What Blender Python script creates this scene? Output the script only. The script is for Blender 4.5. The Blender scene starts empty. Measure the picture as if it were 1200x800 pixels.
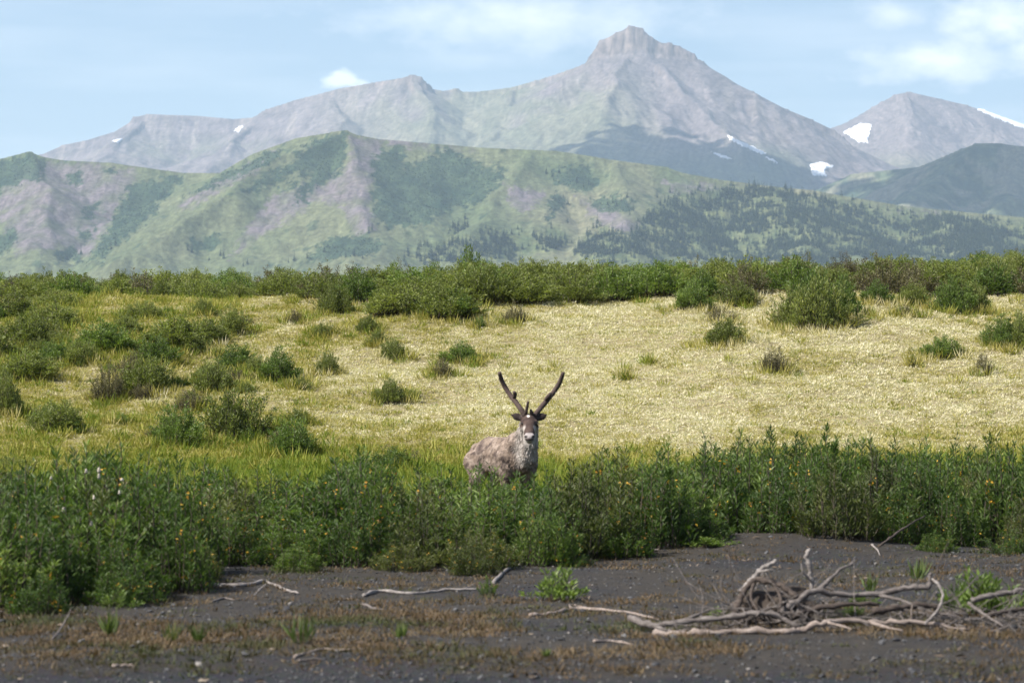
import bpy, bmesh, math, random
import numpy as np
from mathutils import Vector, Matrix
from mathutils.bvhtree import BVHTree

random.seed(7)
RNG = np.random.default_rng(11)
SC = bpy.context.scene
COL = SC.collection
R = math.radians

# ------------------------------------------------------------------ camera
F = 100.0 / 36.0 * 1200.0            # focal length in photo pixels
CAMZ, HOR = 1.6, 456.0               # eye height, horizon row
PITCH = math.atan((HOR - 400.0) / F)
cam = bpy.data.cameras.new('camera')
cam.lens = 100.0
cam.sensor_width = 36.0
cam.sensor_fit = 'HORIZONTAL'
cam.clip_start = 0.1
cam.clip_end = 60000.0
cam.dof.use_dof = True
cam.dof.focus_distance = 58.0
cam.dof.aperture_fstop = 4.2
cam_o = bpy.data.objects.new('camera', cam)
cam_o.location = (0, 0, CAMZ)
cam_o.rotation_euler = (math.pi / 2 + PITCH, 0, 0)
COL.objects.link(cam_o)
SC.camera = cam_o

# ------------------------------------------------------------------ sun, sky, exposure
SUN_EL, SUN_AZ = R(47), R(-116)       # azimuth clockwise from +Y: light from the left
SUND = np.array([math.cos(SUN_EL) * math.sin(SUN_AZ), math.cos(SUN_EL) * math.cos(SUN_AZ), math.sin(SUN_EL)])
sun = bpy.data.lights.new('sun', 'SUN')
sun.energy = 4.6
sun.angle = R(0.53)
sun.color = (1.0, 0.95, 0.87)
sun_o = bpy.data.objects.new('sun', sun)
sun_o.rotation_euler = Vector(SUND).to_track_quat('Z', 'Y').to_euler()
sun_o.location = (-20, -5, 30)
COL.objects.link(sun_o)

SC.view_settings.view_transform = 'Standard'
SC.view_settings.look = 'None'
SC.view_settings.gamma = 1.0
SC.view_settings.exposure = 1.08
SC.view_settings.use_curve_mapping = False
SC.cycles.volume_bounces = 1
SC.cycles.max_bounces = 6
SC.cycles.transparent_max_bounces = 8
SC.cycles.diffuse_bounces = 3
SC.cycles.transmission_bounces = 3

W = bpy.data.worlds.new('World')
SC.world = W
W.use_nodes = True


def world_sky():
    nt = W.node_tree
    nt.nodes.clear()
    N, L = nt.nodes.new, nt.links.new
    out = N('ShaderNodeOutputWorld')
    bg = N('ShaderNodeBackground')
    bg.inputs['Strength'].default_value = 0.078
    sky = N('ShaderNodeTexSky')
    sky.sky_type = 'NISHITA'
    sky.sun_disc = False
    sky.sun_elevation = SUN_EL
    sky.sun_rotation = SUN_AZ
    sky.altitude = 300
    sky.air_density = 1.0
    sky.dust_density = 2.4
    sky.ozone_density = 2.2
    tc = N('ShaderNodeTexCoord')
    sep = N('ShaderNodeSeparateXYZ')
    L(tc.outputs['Generated'], sep.inputs[0])

    def math_n(op, a, b=None, c=None, clamp=False):
        m = N('ShaderNodeMath')
        m.operation = op
        m.use_clamp = clamp
        for i, v in enumerate((a, b, c)):
            if v is None:
                continue
            if isinstance(v, (int, float)):
                m.inputs[i].default_value = v
            else:
                L(v, m.inputs[i])
        return m.outputs[0]
    az = math_n('ARCTAN2', sep.outputs[0], sep.outputs[1])
    el = math_n('ARCSINE', sep.outputs[2])
    cv = N('ShaderNodeCombineXYZ')
    L(az, cv.inputs[0])
    L(math_n('MULTIPLY', el, 1.9), cv.inputs[1])
    n1 = N('ShaderNodeTexNoise')
    n1.inputs['Scale'].default_value = 62
    n1.inputs['Detail'].default_value = 8
    n1.inputs['Roughness'].default_value = 0.58
    L(cv.outputs[0], n1.inputs['Vector'])
    n2 = N('ShaderNodeTexNoise')
    n2.inputs['Scale'].default_value = 11
    n2.inputs['Detail'].default_value = 6
    n2.inputs['Roughness'].default_value = 0.55
    st = N('ShaderNodeVectorMath')
    st.operation = 'MULTIPLY'
    st.inputs[1].default_value = (0.55, 2.2, 1)
    L(cv.outputs[0], st.inputs[0])
    L(st.outputs[0], n2.inputs['Vector'])
    nz = math_n('SUBTRACT', n1.outputs[0], 0.5)
    # (azimuth, elevation, half width, half height, edge, roughness, opacity); radians
    def pc(px, py, w, h, *a):
        return ((px - 600) / F, (HOR - py) / F, w / F, h / F) + a
    clouds = [pc(1110, 76, 140, 34, 1.0, 1.7, .74), pc(1170, 34, 100, 46, 1.0, 1.9, .74),
              pc(1045, 24, 60, 26, 1.0, 1.9, .5), pc(398, 96, 24, 11, 1.6, 2.6, .7), pc(418, 100, 22, 7, 1.5, 2.6, .5),
              pc(620, 26, 260, 46, .8, 1.6, .68), pc(560, 70, 130, 18, .8, 1.5, .22),
              pc(1230, 60, 90, 55, 1.2, 1.9, .6)]
    rr = random.Random(3)
    for k in range(9):                      # the rest of the sky goes on the same way
        a = .45 + k * .6
        clouds.append((a if a < math.pi else a - 2 * math.pi, rr.uniform(.08, .5), rr.uniform(.05, .12), rr.uniform(.015, .03), 1.4, 1.9, .6))
    total = None
    for (a0, e0, w, h, edge, rough, op) in clouds:
        u = math_n('DIVIDE', math_n('SUBTRACT', az, a0), w)
        v = math_n('DIVIDE', math_n('SUBTRACT', el, e0), h)
        d = math_n('SQRT', math_n('ADD', math_n('MULTIPLY', u, u), math_n('MULTIPLY', v, v)))
        m = math_n('ADD', math_n('SUBTRACT', 1.0, d), math_n('MULTIPLY', nz, rough))
        m = math_n('MULTIPLY', m, edge, clamp=True)
        m = math_n('MULTIPLY', math_n('SMOOTHSTEP', m, 0, 1) if False else m, op)
        total = m if total is None else math_n('MAXIMUM', total, m)
    thin = math_n('MULTIPLY', math_n('SUBTRACT', n2.outputs[0], 0.45), 0.8, clamp=True)
    total = math_n('MAXIMUM', total, thin)
    mix = N('ShaderNodeMix')
    mix.data_type = 'RGBA'
    L(total, mix.inputs[0])
    L(sky.outputs[0], mix.inputs[6])
    mix.inputs[7].default_value = (9.0, 9.0, 8.9, 1)
    L(mix.outputs[2], bg.inputs['Color'])
    L(bg.outputs[0], out.inputs['Surface'])


world_sky()

# ------------------------------------------------------------------ helpers


def ray(px, py):
    cx, cy = (px - 600.0) / F, (400.0 - py) / F
    c, s = math.cos(PITCH), math.sin(PITCH)
    d = np.array([cx, c - cy * s, s + cy * c])
    return d / d[1]


def at(px, py, Y):
    d = ray(px, py) * Y
    return np.array([d[0], d[1], CAMZ + d[2]])


def to_px(x, y, z):
    c, s = math.cos(PITCH), math.sin(PITCH)
    y = np.maximum(y, .5)
    dz = z - CAMZ
    depth = y * c + dz * s
    up = -y * s + dz * c
    return 600 + F * x / depth, 400 - F * up / depth


def _hash(ix, iy, s):
    n = (ix * 374761393 + iy * 668265263 + s * 974711) & 0xffffffff
    n = ((n ^ (n >> 13)) * 1274126177) & 0xffffffff
    return ((n ^ (n >> 16)) & 0xffff) / 65536.0


def perlin(x, y, s=0):
    x = np.asarray(x, float)
    y = np.asarray(y, float)
    x0, y0 = np.floor(x).astype(np.int64), np.floor(y).astype(np.int64)
    fx, fy = x - x0, y - y0
    ux, uy = fx * fx * fx * (fx * (fx * 6 - 15) + 10), fy * fy * fy * (fy * (fy * 6 - 15) + 10)

    def g(i, j):
        a = _hash(x0 + i, y0 + j, s) * 2 * math.pi
        return np.cos(a) * (fx - i) + np.sin(a) * (fy - j)
    a = g(0, 0) * (1 - ux) + g(1, 0) * ux
    b = g(0, 1) * (1 - ux) + g(1, 1) * ux
    return (a * (1 - uy) + b * uy) * 1.5


def fbm(x, y, s=0, o=4, p=.5):
    t, a = 0, 1.0
    for k in range(o):
        t = t + a * perlin(x * 2 ** k, y * 2 ** k, s + 17 * k)
        a *= p
    return t


def sstep(a, b, x):
    t = np.clip((x - a) / (b - a), 0, 1)
    return t * t * (3 - 2 * t)


def mesh_np(name, V, Fc, smooth=True):
    V = np.asarray(V, np.float32)
    Fc = np.asarray(Fc, np.int32)
    me = bpy.data.meshes.new(name)
    n, k = Fc.shape
    me.vertices.add(len(V))
    me.vertices.foreach_set('co', V.ravel())
    me.loops.add(n * k)
    me.loops.foreach_set('vertex_index', Fc.ravel())
    me.polygons.add(n)
    me.polygons.foreach_set('loop_start', np.arange(0, n * k, k, dtype=np.int32))
    me.polygons.foreach_set('loop_total', np.full(n, k, np.int32))
    me.polygons.foreach_set('use_smooth', np.full(n, smooth))
    me.update(calc_edges=True)
    return me


def colours(me, C, name='Col'):
    C = np.asarray(C, np.float32)
    if C.shape[1] == 3:
        C = np.concatenate([C, np.ones((len(C), 1), np.float32)], 1)
    a = me.color_attributes.new(name, 'FLOAT_COLOR', 'POINT')
    a.data.foreach_set('color', C.ravel())


def tag(o, label=None, cat=None, group=None, kind=None):
    if label:
        o['label'] = label
    if cat:
        o['category'] = cat
    if group:
        o['group'] = group
    if kind:
        o['kind'] = kind
    return o


def obj(name, me, mat=None, parent=None):
    o = bpy.data.objects.new(name, me)
    COL.objects.link(o)
    if mat is not None and len(me.materials) == 0:
        me.materials.append(mat)
    if parent is not None:
        o.parent = parent
    return o


def empty(name, loc, rz=0.0, s=(1, 1, 1)):
    o = bpy.data.objects.new(name, None)
    o.empty_display_size = .2
    o.location = loc
    o.rotation_euler = (0, 0, rz)
    o.scale = s
    COL.objects.link(o)
    return o


def grid_faces(nr, nc):
    i = np.arange(nr - 1)[:, None] * nc + np.arange(nc - 1)[None, :]
    return np.stack([i, i + 1, i + nc + 1, i + nc], -1).reshape(-1, 4)


def sdpoly(px, py, poly):
    """signed distance to a polygon, positive inside"""
    P = np.array(poly, float)
    d = np.full(px.shape, 1e9)
    ins = np.zeros(px.shape, bool)
    n = len(P)
    for i in range(n):
        a, b = P[i], P[(i + 1) % n]
        e = b - a
        wx, wy = px - a[0], py - a[1]
        t = np.clip((wx * e[0] + wy * e[1]) / (e @ e + 1e-9), 0, 1)
        d = np.minimum(d, (wx - e[0] * t) ** 2 + (wy - e[1] * t) ** 2)
        c = ((a[1] > py) != (b[1] > py)) & (px < e[0] * (py - a[1]) / (e[1] + 1e-12) + a[0])
        ins ^= c
    d = np.sqrt(d)
    return np.where(ins, d, -d)


def smooth_line(pts, n=6):
    P = np.array(pts, float)
    if len(P) < 3:
        t = np.linspace(0, 1, n + 1)[:, None]
        return P[0] * (1 - t) + P[-1] * t
    Q = np.vstack([2 * P[0] - P[1], P, 2 * P[-1] - P[-2]])
    out = []
    for i in range(1, len(Q) - 2):
        for t in np.linspace(0, 1, n, endpoint=False):
            a, b, c, d = Q[i - 1], Q[i], Q[i + 1], Q[i + 2]
            out.append(.5 * ((2 * b) + (c - a) * t + (2 * a - 5 * b + 4 * c - d) * t * t + (3 * b - a - 3 * c + d) * t ** 3))
    out.append(P[-1])
    return np.array(out)


def tube_np(pts, rad, sides=7, lump=0.0, seed=0, flat=1.0):
    P = np.asarray(pts, float)
    n = len(P)
    rad = np.asarray(rad, float)
    T = np.gradient(P, axis=0)
    T /= np.linalg.norm(T, axis=1)[:, None] + 1e-9
    up = np.array([0.13, 0.21, 0.97]) if abs(T[0][2]) < .85 else np.array([0.9, .4, .1])
    V = []
    rg = np.random.default_rng(seed)
    u = np.cross(T[0], up)
    for i in range(n):
        u = u - T[i] * (u @ T[i])
        u /= np.linalg.norm(u) + 1e-9
        v = np.cross(T[i], u)
        a = np.arange(sides) / sides * 2 * math.pi
        r = rad[i] * (1 + lump * rg.normal(size=sides) * .5)
        V.append(P[i] + (np.cos(a) * r)[:, None] * u + (np.sin(a) * r * flat)[:, None] * v)
    V = np.concatenate(V)
    Fq = []
    for i in range(n - 1):
        for k in range(sides):
            k2 = (k + 1) % sides
            Fq.append((i * sides + k, i * sides + k2, (i + 1) * sides + k2, (i + 1) * sides + k))
    a, b = len(V), len(V) + 1
    V = np.vstack([V, P[0] - T[0] * rad[0] * .25, P[-1] + T[-1] * rad[-1] * .4])
    for k in range(sides):
        k2 = (k + 1) % sides
        Fq.append((a, k2, k, k))
        Fq.append((b, (n - 1) * sides + k, (n - 1) * sides + k2, (n - 1) * sides + k2))
    return V, [tuple(dict.fromkeys(f)) for f in Fq]


def mesh_py(name, V, Fl, smooth=True):
    me = bpy.data.meshes.new(name)
    me.from_pydata([tuple(v) for v in V], [], [tuple(f) for f in Fl])
    me.polygons.foreach_set('use_smooth', [smooth] * len(me.polygons))
    me.update()
    return me


def join_np(parts):
    Vs, Fs, o = [], [], 0
    for V, Fl in parts:
        Vs.append(V)
        Fs += [tuple(i + o for i in f) for f in Fl]
        o += len(V)
    return np.vstack(Vs), Fs


# ------------------------------------------------------------------ materials


def new_mat(name):
    m = bpy.data.materials.new(name)
    m.use_nodes = True
    nt = m.node_tree
    nt.nodes.clear()
    out = nt.nodes.new('ShaderNodeOutputMaterial')
    return m, nt, nt.nodes.new, nt.links.new, out


def ramp(N, stops, interp='LINEAR'):
    r = N('ShaderNodeValToRGB')
    r.color_ramp.interpolation = interp
    e = r.color_ramp.elements
    while len(e) < len(stops):
        e.new(.5)
    for k, (p, c) in enumerate(stops):
        e[k].position = p
        e[k].color = (*c, 1)
    return r


def mix_rgb(N, L, fac, a, b, mode='MIX'):
    m = N('ShaderNodeMix')
    m.data_type = 'RGBA'
    m.blend_type = mode
    for s, v in ((0, fac), (6, a), (7, b)):
        if isinstance(v, (int, float)):
            m.inputs[s].default_value = v
        elif isinstance(v, tuple):
            m.inputs[s].default_value = (*v, 1)
        else:
            L(v, m.inputs[s])
    return m.outputs[2]


def leaf_mat(name, stops, trans=.35, rough=.5, instancer=False, var=.35):
    """colour by the leaf's own random tint, shifted a little per plant"""
    m, nt, N, L, out = new_mat(name)
    at_ = N('ShaderNodeAttribute')
    at_.attribute_name = 'Col'
    oi = N('ShaderNodeObjectInfo')
    sep = N('ShaderNodeSeparateColor')
    L(at_.outputs['Color'], sep.inputs[0])
    fac = sep.outputs[0]
    if instancer:
        ai = N('ShaderNodeAttribute')
        ai.attribute_type = 'INSTANCER'
        ai.attribute_name = 'tint'
        ad = N('ShaderNodeMath')
        ad.operation = 'MULTIPLY_ADD'
        L(fac, ad.inputs[0])
        ad.inputs[1].default_value = var
        L(ai.outputs['Fac'], ad.inputs[2])
        fac = ad.outputs[0]
    else:
        ad = N('ShaderNodeMath')
        ad.operation = 'MULTIPLY_ADD'
        L(oi.outputs['Random'], ad.inputs[0])
        ad.inputs[1].default_value = var
        sc = N('ShaderNodeMath')
        sc.operation = 'MULTIPLY'
        L(fac, sc.inputs[0])
        sc.inputs[1].default_value = 1 - var
        L(sc.outputs[0], ad.inputs[2])
        fac = ad.outputs[0]
    rp = ramp(N, stops)
    L(fac, rp.inputs[0])
    p = N('ShaderNodeBsdfPrincipled')
    p.inputs['Roughness'].default_value = rough
    p.inputs['Specular IOR Level'].default_value = .35
    L(rp.outputs[0], p.inputs['Base Color'])
    t = N('ShaderNodeBsdfTranslucent')
    tint = mix_rgb(N, L, 1.0, rp.outputs[0], (1.15, 1.25, .6), 'MULTIPLY')
    L(tint, t.inputs['Color'])
    mx = N('ShaderNodeMixShader')
    mx.inputs[0].default_value = trans
    L(p.outputs[0], mx.inputs[1])
    L(t.outputs[0], mx.inputs[2])
    L(mx.outputs[0], out.inputs['Surface'])
    return m


def solid(name, col, rough=.8, noise=0.0, scale=20.0, col2=None, bump=0.0, stretch=(1, 1, 1), spec=.3):
    m, nt, N, L, out = new_mat(name)
    p = N('ShaderNodeBsdfPrincipled')
    p.inputs['Roughness'].default_value = rough
    p.inputs['Specular IOR Level'].default_value = spec
    p.inputs['Base Color'].default_value = (*col, 1)
    if col2 is not None:
        tc = N('ShaderNodeTexCoord')
        mp = N('ShaderNodeMapping')
        mp.inputs['Scale'].default_value = stretch
        L(tc.outputs['Object'], mp.inputs[0])
        nz = N('ShaderNodeTexNoise')
        nz.inputs['Scale'].default_value = scale
        nz.inputs['Detail'].default_value = 6
        nz.inputs['Roughness'].default_value = .65
        L(mp.outputs[0], nz.inputs['Vector'])
        rp = ramp(N, [(.3, col), (.7, col2)])
        L(nz.outputs[0], rp.inputs[0])
        L(rp.outputs[0], p.inputs['Base Color'])
        if bump:
            b = N('ShaderNodeBump')
            b.inputs['Strength'].default_value = bump
            b.inputs['Distance'].default_value = .02
            L(nz.outputs[0], b.inputs['Height'])
            L(b.outputs[0], p.inputs['Normal'])
    L(p.outputs[0], out.inputs['Surface'])
    return m


def vcol_mat(name, rough=.9, fine=None, bump=0.0, bscale=.1, amount=.3):
    """vertex colour (the true ground cover) broken up by procedural noise"""
    m, nt, N, L, out = new_mat(name)
    a = N('ShaderNodeAttribute')
    a.attribute_name = 'Col'
    p = N('ShaderNodeBsdfPrincipled')
    p.inputs['Roughness'].default_value = rough
    p.inputs['Specular IOR Level'].default_value = .15
    c = a.outputs['Color']
    if fine:
        tc = N('ShaderNodeTexCoord')
        nz = N('ShaderNodeTexNoise')
        nz.inputs['Scale'].default_value = fine
        nz.inputs['Detail'].default_value = 7
        nz.inputs['Roughness'].default_value = .68
        L(tc.outputs['Object'], nz.inputs['Vector'])
        rp = ramp(N, [(.3, (1 - amount,) * 3), (.7, (1 + amount,) * 3)])
        L(nz.outputs[0], rp.inputs[0])
        c = mix_rgb(N, L, 1.0, c, rp.outputs[0], 'MULTIPLY')
        if bump:
            b = N('ShaderNodeBump')
            b.inputs['Strength'].default_value = bump
            b.inputs['Distance'].default_value = bscale
            L(nz.outputs[0], b.inputs['Height'])
            L(b.outputs[0], p.inputs['Normal'])
    L(c, p.inputs['Base Color'])
    L(p.outputs[0], out.inputs['Surface'])
    return m


# ------------------------------------------------------------------ scatter by geometry nodes (uncountable cover only)


def scatter(name, P, rot, scl, tint, idx, protos):
    """one object: a point per plant, protos instanced on the points"""
    me = bpy.data.meshes.new(name)
    P = np.asarray(P, np.float32)
    n = len(P)
    me.vertices.add(n)
    me.vertices.foreach_set('co', P.ravel())
    a = me.attributes.new('rot', 'FLOAT_VECTOR', 'POINT')
    a.data.foreach_set('vector', np.asarray(rot, np.float32).ravel())
    a = me.attributes.new('scl', 'FLOAT_VECTOR', 'POINT')
    s = np.asarray(scl, np.float32)
    if s.ndim == 1:
        s = np.repeat(s[:, None], 3, 1)
    a.data.foreach_set('vector', s.ravel())
    a = me.attributes.new('tint', 'FLOAT', 'POINT')
    a.data.foreach_set('value', np.asarray(tint, np.float32))
    a = me.attributes.new('pick', 'INT', 'POINT')
    a.data.foreach_set('value', np.asarray(idx, np.int32))
    me.update()
    o = obj(name, me)
    coll = bpy.data.collections.new(name + '_kinds')
    for k, (pm, mat) in enumerate(protos):
        pm.materials.append(mat) if len(pm.materials) == 0 else None
        po = bpy.data.objects.new('%s_kind_%02d' % (name, k), pm)
        coll.objects.link(po)
    ng = bpy.data.node_groups.new(name + '_nodes', 'GeometryNodeTree')
    ng.interface.new_socket('Geometry', in_out='INPUT', socket_type='NodeSocketGeometry')
    ng.interface.new_socket('Geometry', in_out='OUTPUT', socket_type='NodeSocketGeometry')
    N, L = ng.nodes.new, ng.links.new
    gi, go = N('NodeGroupInput'), N('NodeGroupOutput')
    ci = N('GeometryNodeCollectionInfo')
    ci.inputs['Collection'].default_value = coll
    ci.inputs['Separate Children'].default_value = True
    ci.inputs['Reset Children'].default_value = True
    ip = N('GeometryNodeInstanceOnPoints')
    ip.inputs['Pick Instance'].default_value = True

    def na(nm, ty):
        q = N('GeometryNodeInputNamedAttribute')
        q.data_type = ty
        q.inputs['Name'].default_value = nm
        return [s for s in q.outputs if s.enabled and s.name == 'Attribute'][0]
    er = N('FunctionNodeEulerToRotation')
    L(na('rot', 'FLOAT_VECTOR'), er.inputs[0])
    L(gi.outputs[0], ip.inputs['Points'])
    L(ci.outputs[0], ip.inputs['Instance'])
    L(na('pick', 'INT'), ip.inputs['Instance Index'])
    L(er.outputs[0], ip.inputs['Rotation'])
    L(na('scl', 'FLOAT_VECTOR'), ip.inputs['Scale'])
    L(ip.outputs[0], go.inputs[0])
    md = o.modifiers.new('scatter', 'NODES')
    md.node_group = ng
    return o


# ------------------------------------------------------------------ ground
HX, HY = at(925, 735, 18.6)[0], 19.2          # driftwood hummock


def ground_h(x, y):
    x = np.asarray(x, float)
    y = np.asarray(y, float)
    z = .02 * fbm(x * .6, y * .6, 3, 3) + .05 * perlin(x * .15, y * .15, 9)
    # sand mound and the hummock under the driftwood
    z = z + .16 * np.exp(-(((x - 2.75) / 1.5) ** 2 + ((y - 29.2) / 1.3) ** 2))
    z = z + .10 * np.exp(-(((x - 2.35) / .75) ** 2 + ((y - HY - .3) / .5) ** 2)) + .09 * np.exp(-(((x - 1.75) / .3) ** 2 + ((y - HY - .35) / .35) ** 2))
    # low step between bare gravel and the weedy strip
    z = z + .045 * sstep(16.2, 16.9, y + .5 * perlin(x * .5, 2.2, 5)) - .05
    # bank
    side = x / np.maximum(y, 20) * F + 600
    top = 3.62 + .36 * sstep(0, 1200, side)
    y0 = 40.0 + 1.6 * perlin(x * .07, .4, 21)
    y1 = 65.0 + 2.5 * perlin(x * .05, 7.7, 22)
    t = np.clip((y - y0) / (y1 - y0), 0, 1)
    ramp_ = t + .16 * np.sin(math.pi * t) ** 2 * (t - .5) * 2 - .035 * np.sin(2 * math.pi * t)
    z = z + top * ramp_
    on = sstep(43, 50, y) * (1 - sstep(80, 100, y))
    z = z + on * (.30 * perlin(x * .11, y * .10, 31) + .14 * fbm(x * .35, y * .3, 33, 3))
    z = z + np.clip(y - y1, 0, 16) * .035
    z = z - 16 * sstep(130, 700, y) + 3 * sstep(300, 900, y) * perlin(x * .004, y * .004, 41)
    return z


def ground_hit(px, py, y0=8.0, y1=96.0):
    d = ray(px, py)
    Y = np.arange(y0, y1, .05)
    z = CAMZ + d[2] * Y
    g = ground_h(d[0] * Y, Y)
    k = np.nonzero(z <= g)[0]
    if len(k) == 0:
        Y_ = min(y1, 66.5)
    else:
        Y_ = Y[k[0]]
    return np.array([d[0] * Y_, Y_, float(ground_h(d[0] * Y_, Y_))])


def make_ground():
    ys = np.concatenate([np.linspace(-60, 10, 30), np.arange(10.2, 36, .16), np.arange(36, 100, .45), 100 * 1.055 ** np.arange(1, 96)])
    u = np.linspace(-1, 1, 281)
    u = np.sign(u) * np.abs(u) ** 1.25
    w = np.where(ys < 30, 22, 22 + (ys - 30) * .75)
    X = u[None, :] * w[:, None]
    Yg = np.repeat(ys[:, None], len(u), 1)
    Z = ground_h(X, Yg)
    V = np.stack([X, Yg, Z], -1).reshape(-1, 3)
    me = mesh_np('ground', V, grid_faces(len(ys), len(u)))
    x, y = V[:, 0], V[:, 1]
    cov = sstep(31.5, 34.5, y + 1.2 * fbm(x * .5, y * .5, 51, 3))       # R: vegetated bank soil
    weed = sstep(15.9, 16.8, y + .6 * perlin(x * .5, 2.2, 5) + .4 * fbm(x * 1.2, y * 1.2, 52, 2)) * sstep(-.9, .9, fbm(x * .55, y * .55, 53, 3) + .45)
    cream = bank_tint(x, y)
    colours(me, np.stack([cov, weed, cream], 1))
    m, nt, N, L, out = new_mat('ground')
    a = N('ShaderNodeAttribute')
    a.attribute_name = 'Col'
    sp = N('ShaderNodeSeparateColor')
    L(a.outputs['Color'], sp.inputs[0])
    tc = N('ShaderNodeTexCoord')

    def noise(sc, det=5, ro=.6):
        n = N('ShaderNodeTexNoise')
        n.inputs['Scale'].default_value = sc
        n.inputs['Detail'].default_value = det
        n.inputs['Roughness'].default_value = ro
        L(tc.outputs['Object'], n.inputs['Vector'])
        return n.outputs[0]
    vo = N('ShaderNodeTexVoronoi')
    vo.inputs['Scale'].default_value = 38
    L(tc.outputs['Object'], vo.inputs['Vector'])
    g1 = ramp(N, [(.25, (.012, .0122, .0138)), (.6, (.025, .0255, .0285)), (.85, (.06, .061, .066))])
    L(noise(16, 8, .75), g1.inputs[0])
    g2 = mix_rgb(N, L, .35, g1.outputs[0], vo.outputs['Color'], 'SOFT_LIGHT')
    w1 = ramp(N, [(.3, (.022, .0195, .017)), (.55, (.042, .036, .029)), (.8, (.075, .062, .045))])
    L(noise(9, 8, .72), w1.inputs[0])
    c = mix_rgb(N, L, sp.outputs[1], g2, w1.outputs[0])
    b1 = ramp(N, [(.3, (.14, .13, .035)), (.7, (.25, .21, .085))])
    L(noise(7, 7, .7), b1.inputs[0])
    b2 = ramp(N, [(.3, (.13, .11, .055)), (.7, (.30, .255, .15))])
    L(noise(11, 7, .7), b2.inputs[0])
    bank = mix_rgb(N, L, sp.outputs[2], b1.outputs[0], b2.outputs[0])
    c = mix_rgb(N, L, sp.outputs[0], c, bank)
    p = N('ShaderNodeBsdfPrincipled')
    p.inputs['Roughness'].default_value = .92
    p.inputs['Specular IOR Level'].default_value = .2
    L(c, p.inputs['Base Color'])
    bp = N('ShaderNodeBump')
    bp.inputs['Strength'].default_value = .8
    bp.inputs['Distance'].default_value = .03
    L(noise(22, 8, .75), bp.inputs['Height'])
    L(bp.outputs[0], p.inputs['Normal'])
    L(p.outputs[0], out.inputs['Surface'])
    o = obj('ground', me, m)
    tag(o, 'dark gravel flat rising into a pale grassy bank', None, None, 'structure')
    return o


def bank_tint(x, y):
    """0 = green, 1 = pale dry cream; cover patches of the bank"""
    z = ground_h(x, y)
    px, py = to_px(x, y, z)
    n = fbm(x * .16, y * .09, 61, 4)
    n2 = fbm(x * .8, y * .45, 62, 3)
    t = np.interp(px, [-100, 60, 250, 380, 540, 760, 1050, 1300], [.52, .54, .60, .74, .88, .98, .98, .9])
    t = t * np.interp(y, [36, 43, 45.2, 47.5, 52, 60, 64, 67], [.03, .08, .5, .86, 1.0, 1.0, .85, .35])
    return np.clip(t + .22 * n + .16 * n2, 0, 1)


make_ground()

# ------------------------------------------------------------------ far mountains


def W3(px, py, D):
    return at(px, py, D)


def ridge_field(X, Y, ridges):
    H = np.full(X.shape, -1e9)
    Dm = np.zeros(X.shape)
    for pts, slope, cliff in ridges:
        P = np.array([W3(*p[:3]) for p in pts])
        cl = np.array([p[3] if len(p) > 3 else cliff for p in pts], float)
        for i in range(len(P) - 1):
            a, b = P[i], P[i + 1]
            e = b[:2] - a[:2]
            t = np.clip(((X - a[0]) * e[0] + (Y - a[1]) * e[1]) / (e @ e), 0, 1)
            d = np.hypot(X - a[0] - e[0] * t, Y - a[1] - e[1] * t)
            d = np.maximum(d - Y * .0012, 0)
            zc = a[2] + (b[2] - a[2]) * t
            c = cl[i] + (cl[i + 1] - cl[i]) * t
            h = zc - c * (1 - np.exp(-d / (c * .22 + 2))) - slope * d + slope * .12 * np.minimum(d, 900) ** 2 / 900
            m = h > H
            H = np.where(m, h, H)
            Dm = np.where(m, d, Dm)
    return H, Dm


def crest_dist(X, Y, pts):
    P = np.array([W3(*p[:3]) for p in pts])
    d = np.full(X.shape, 1e9)
    for a, b in zip(P[:-1], P[1:]):
        e = b[:2] - a[:2]
        t = np.clip(((X - a[0]) * e[0] + (Y - a[1]) * e[1]) / (e @ e), 0, 1)
        d = np.minimum(d, np.hypot(X - a[0] - e[0] * t, Y - a[1] - e[1] * t))
    return d


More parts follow.
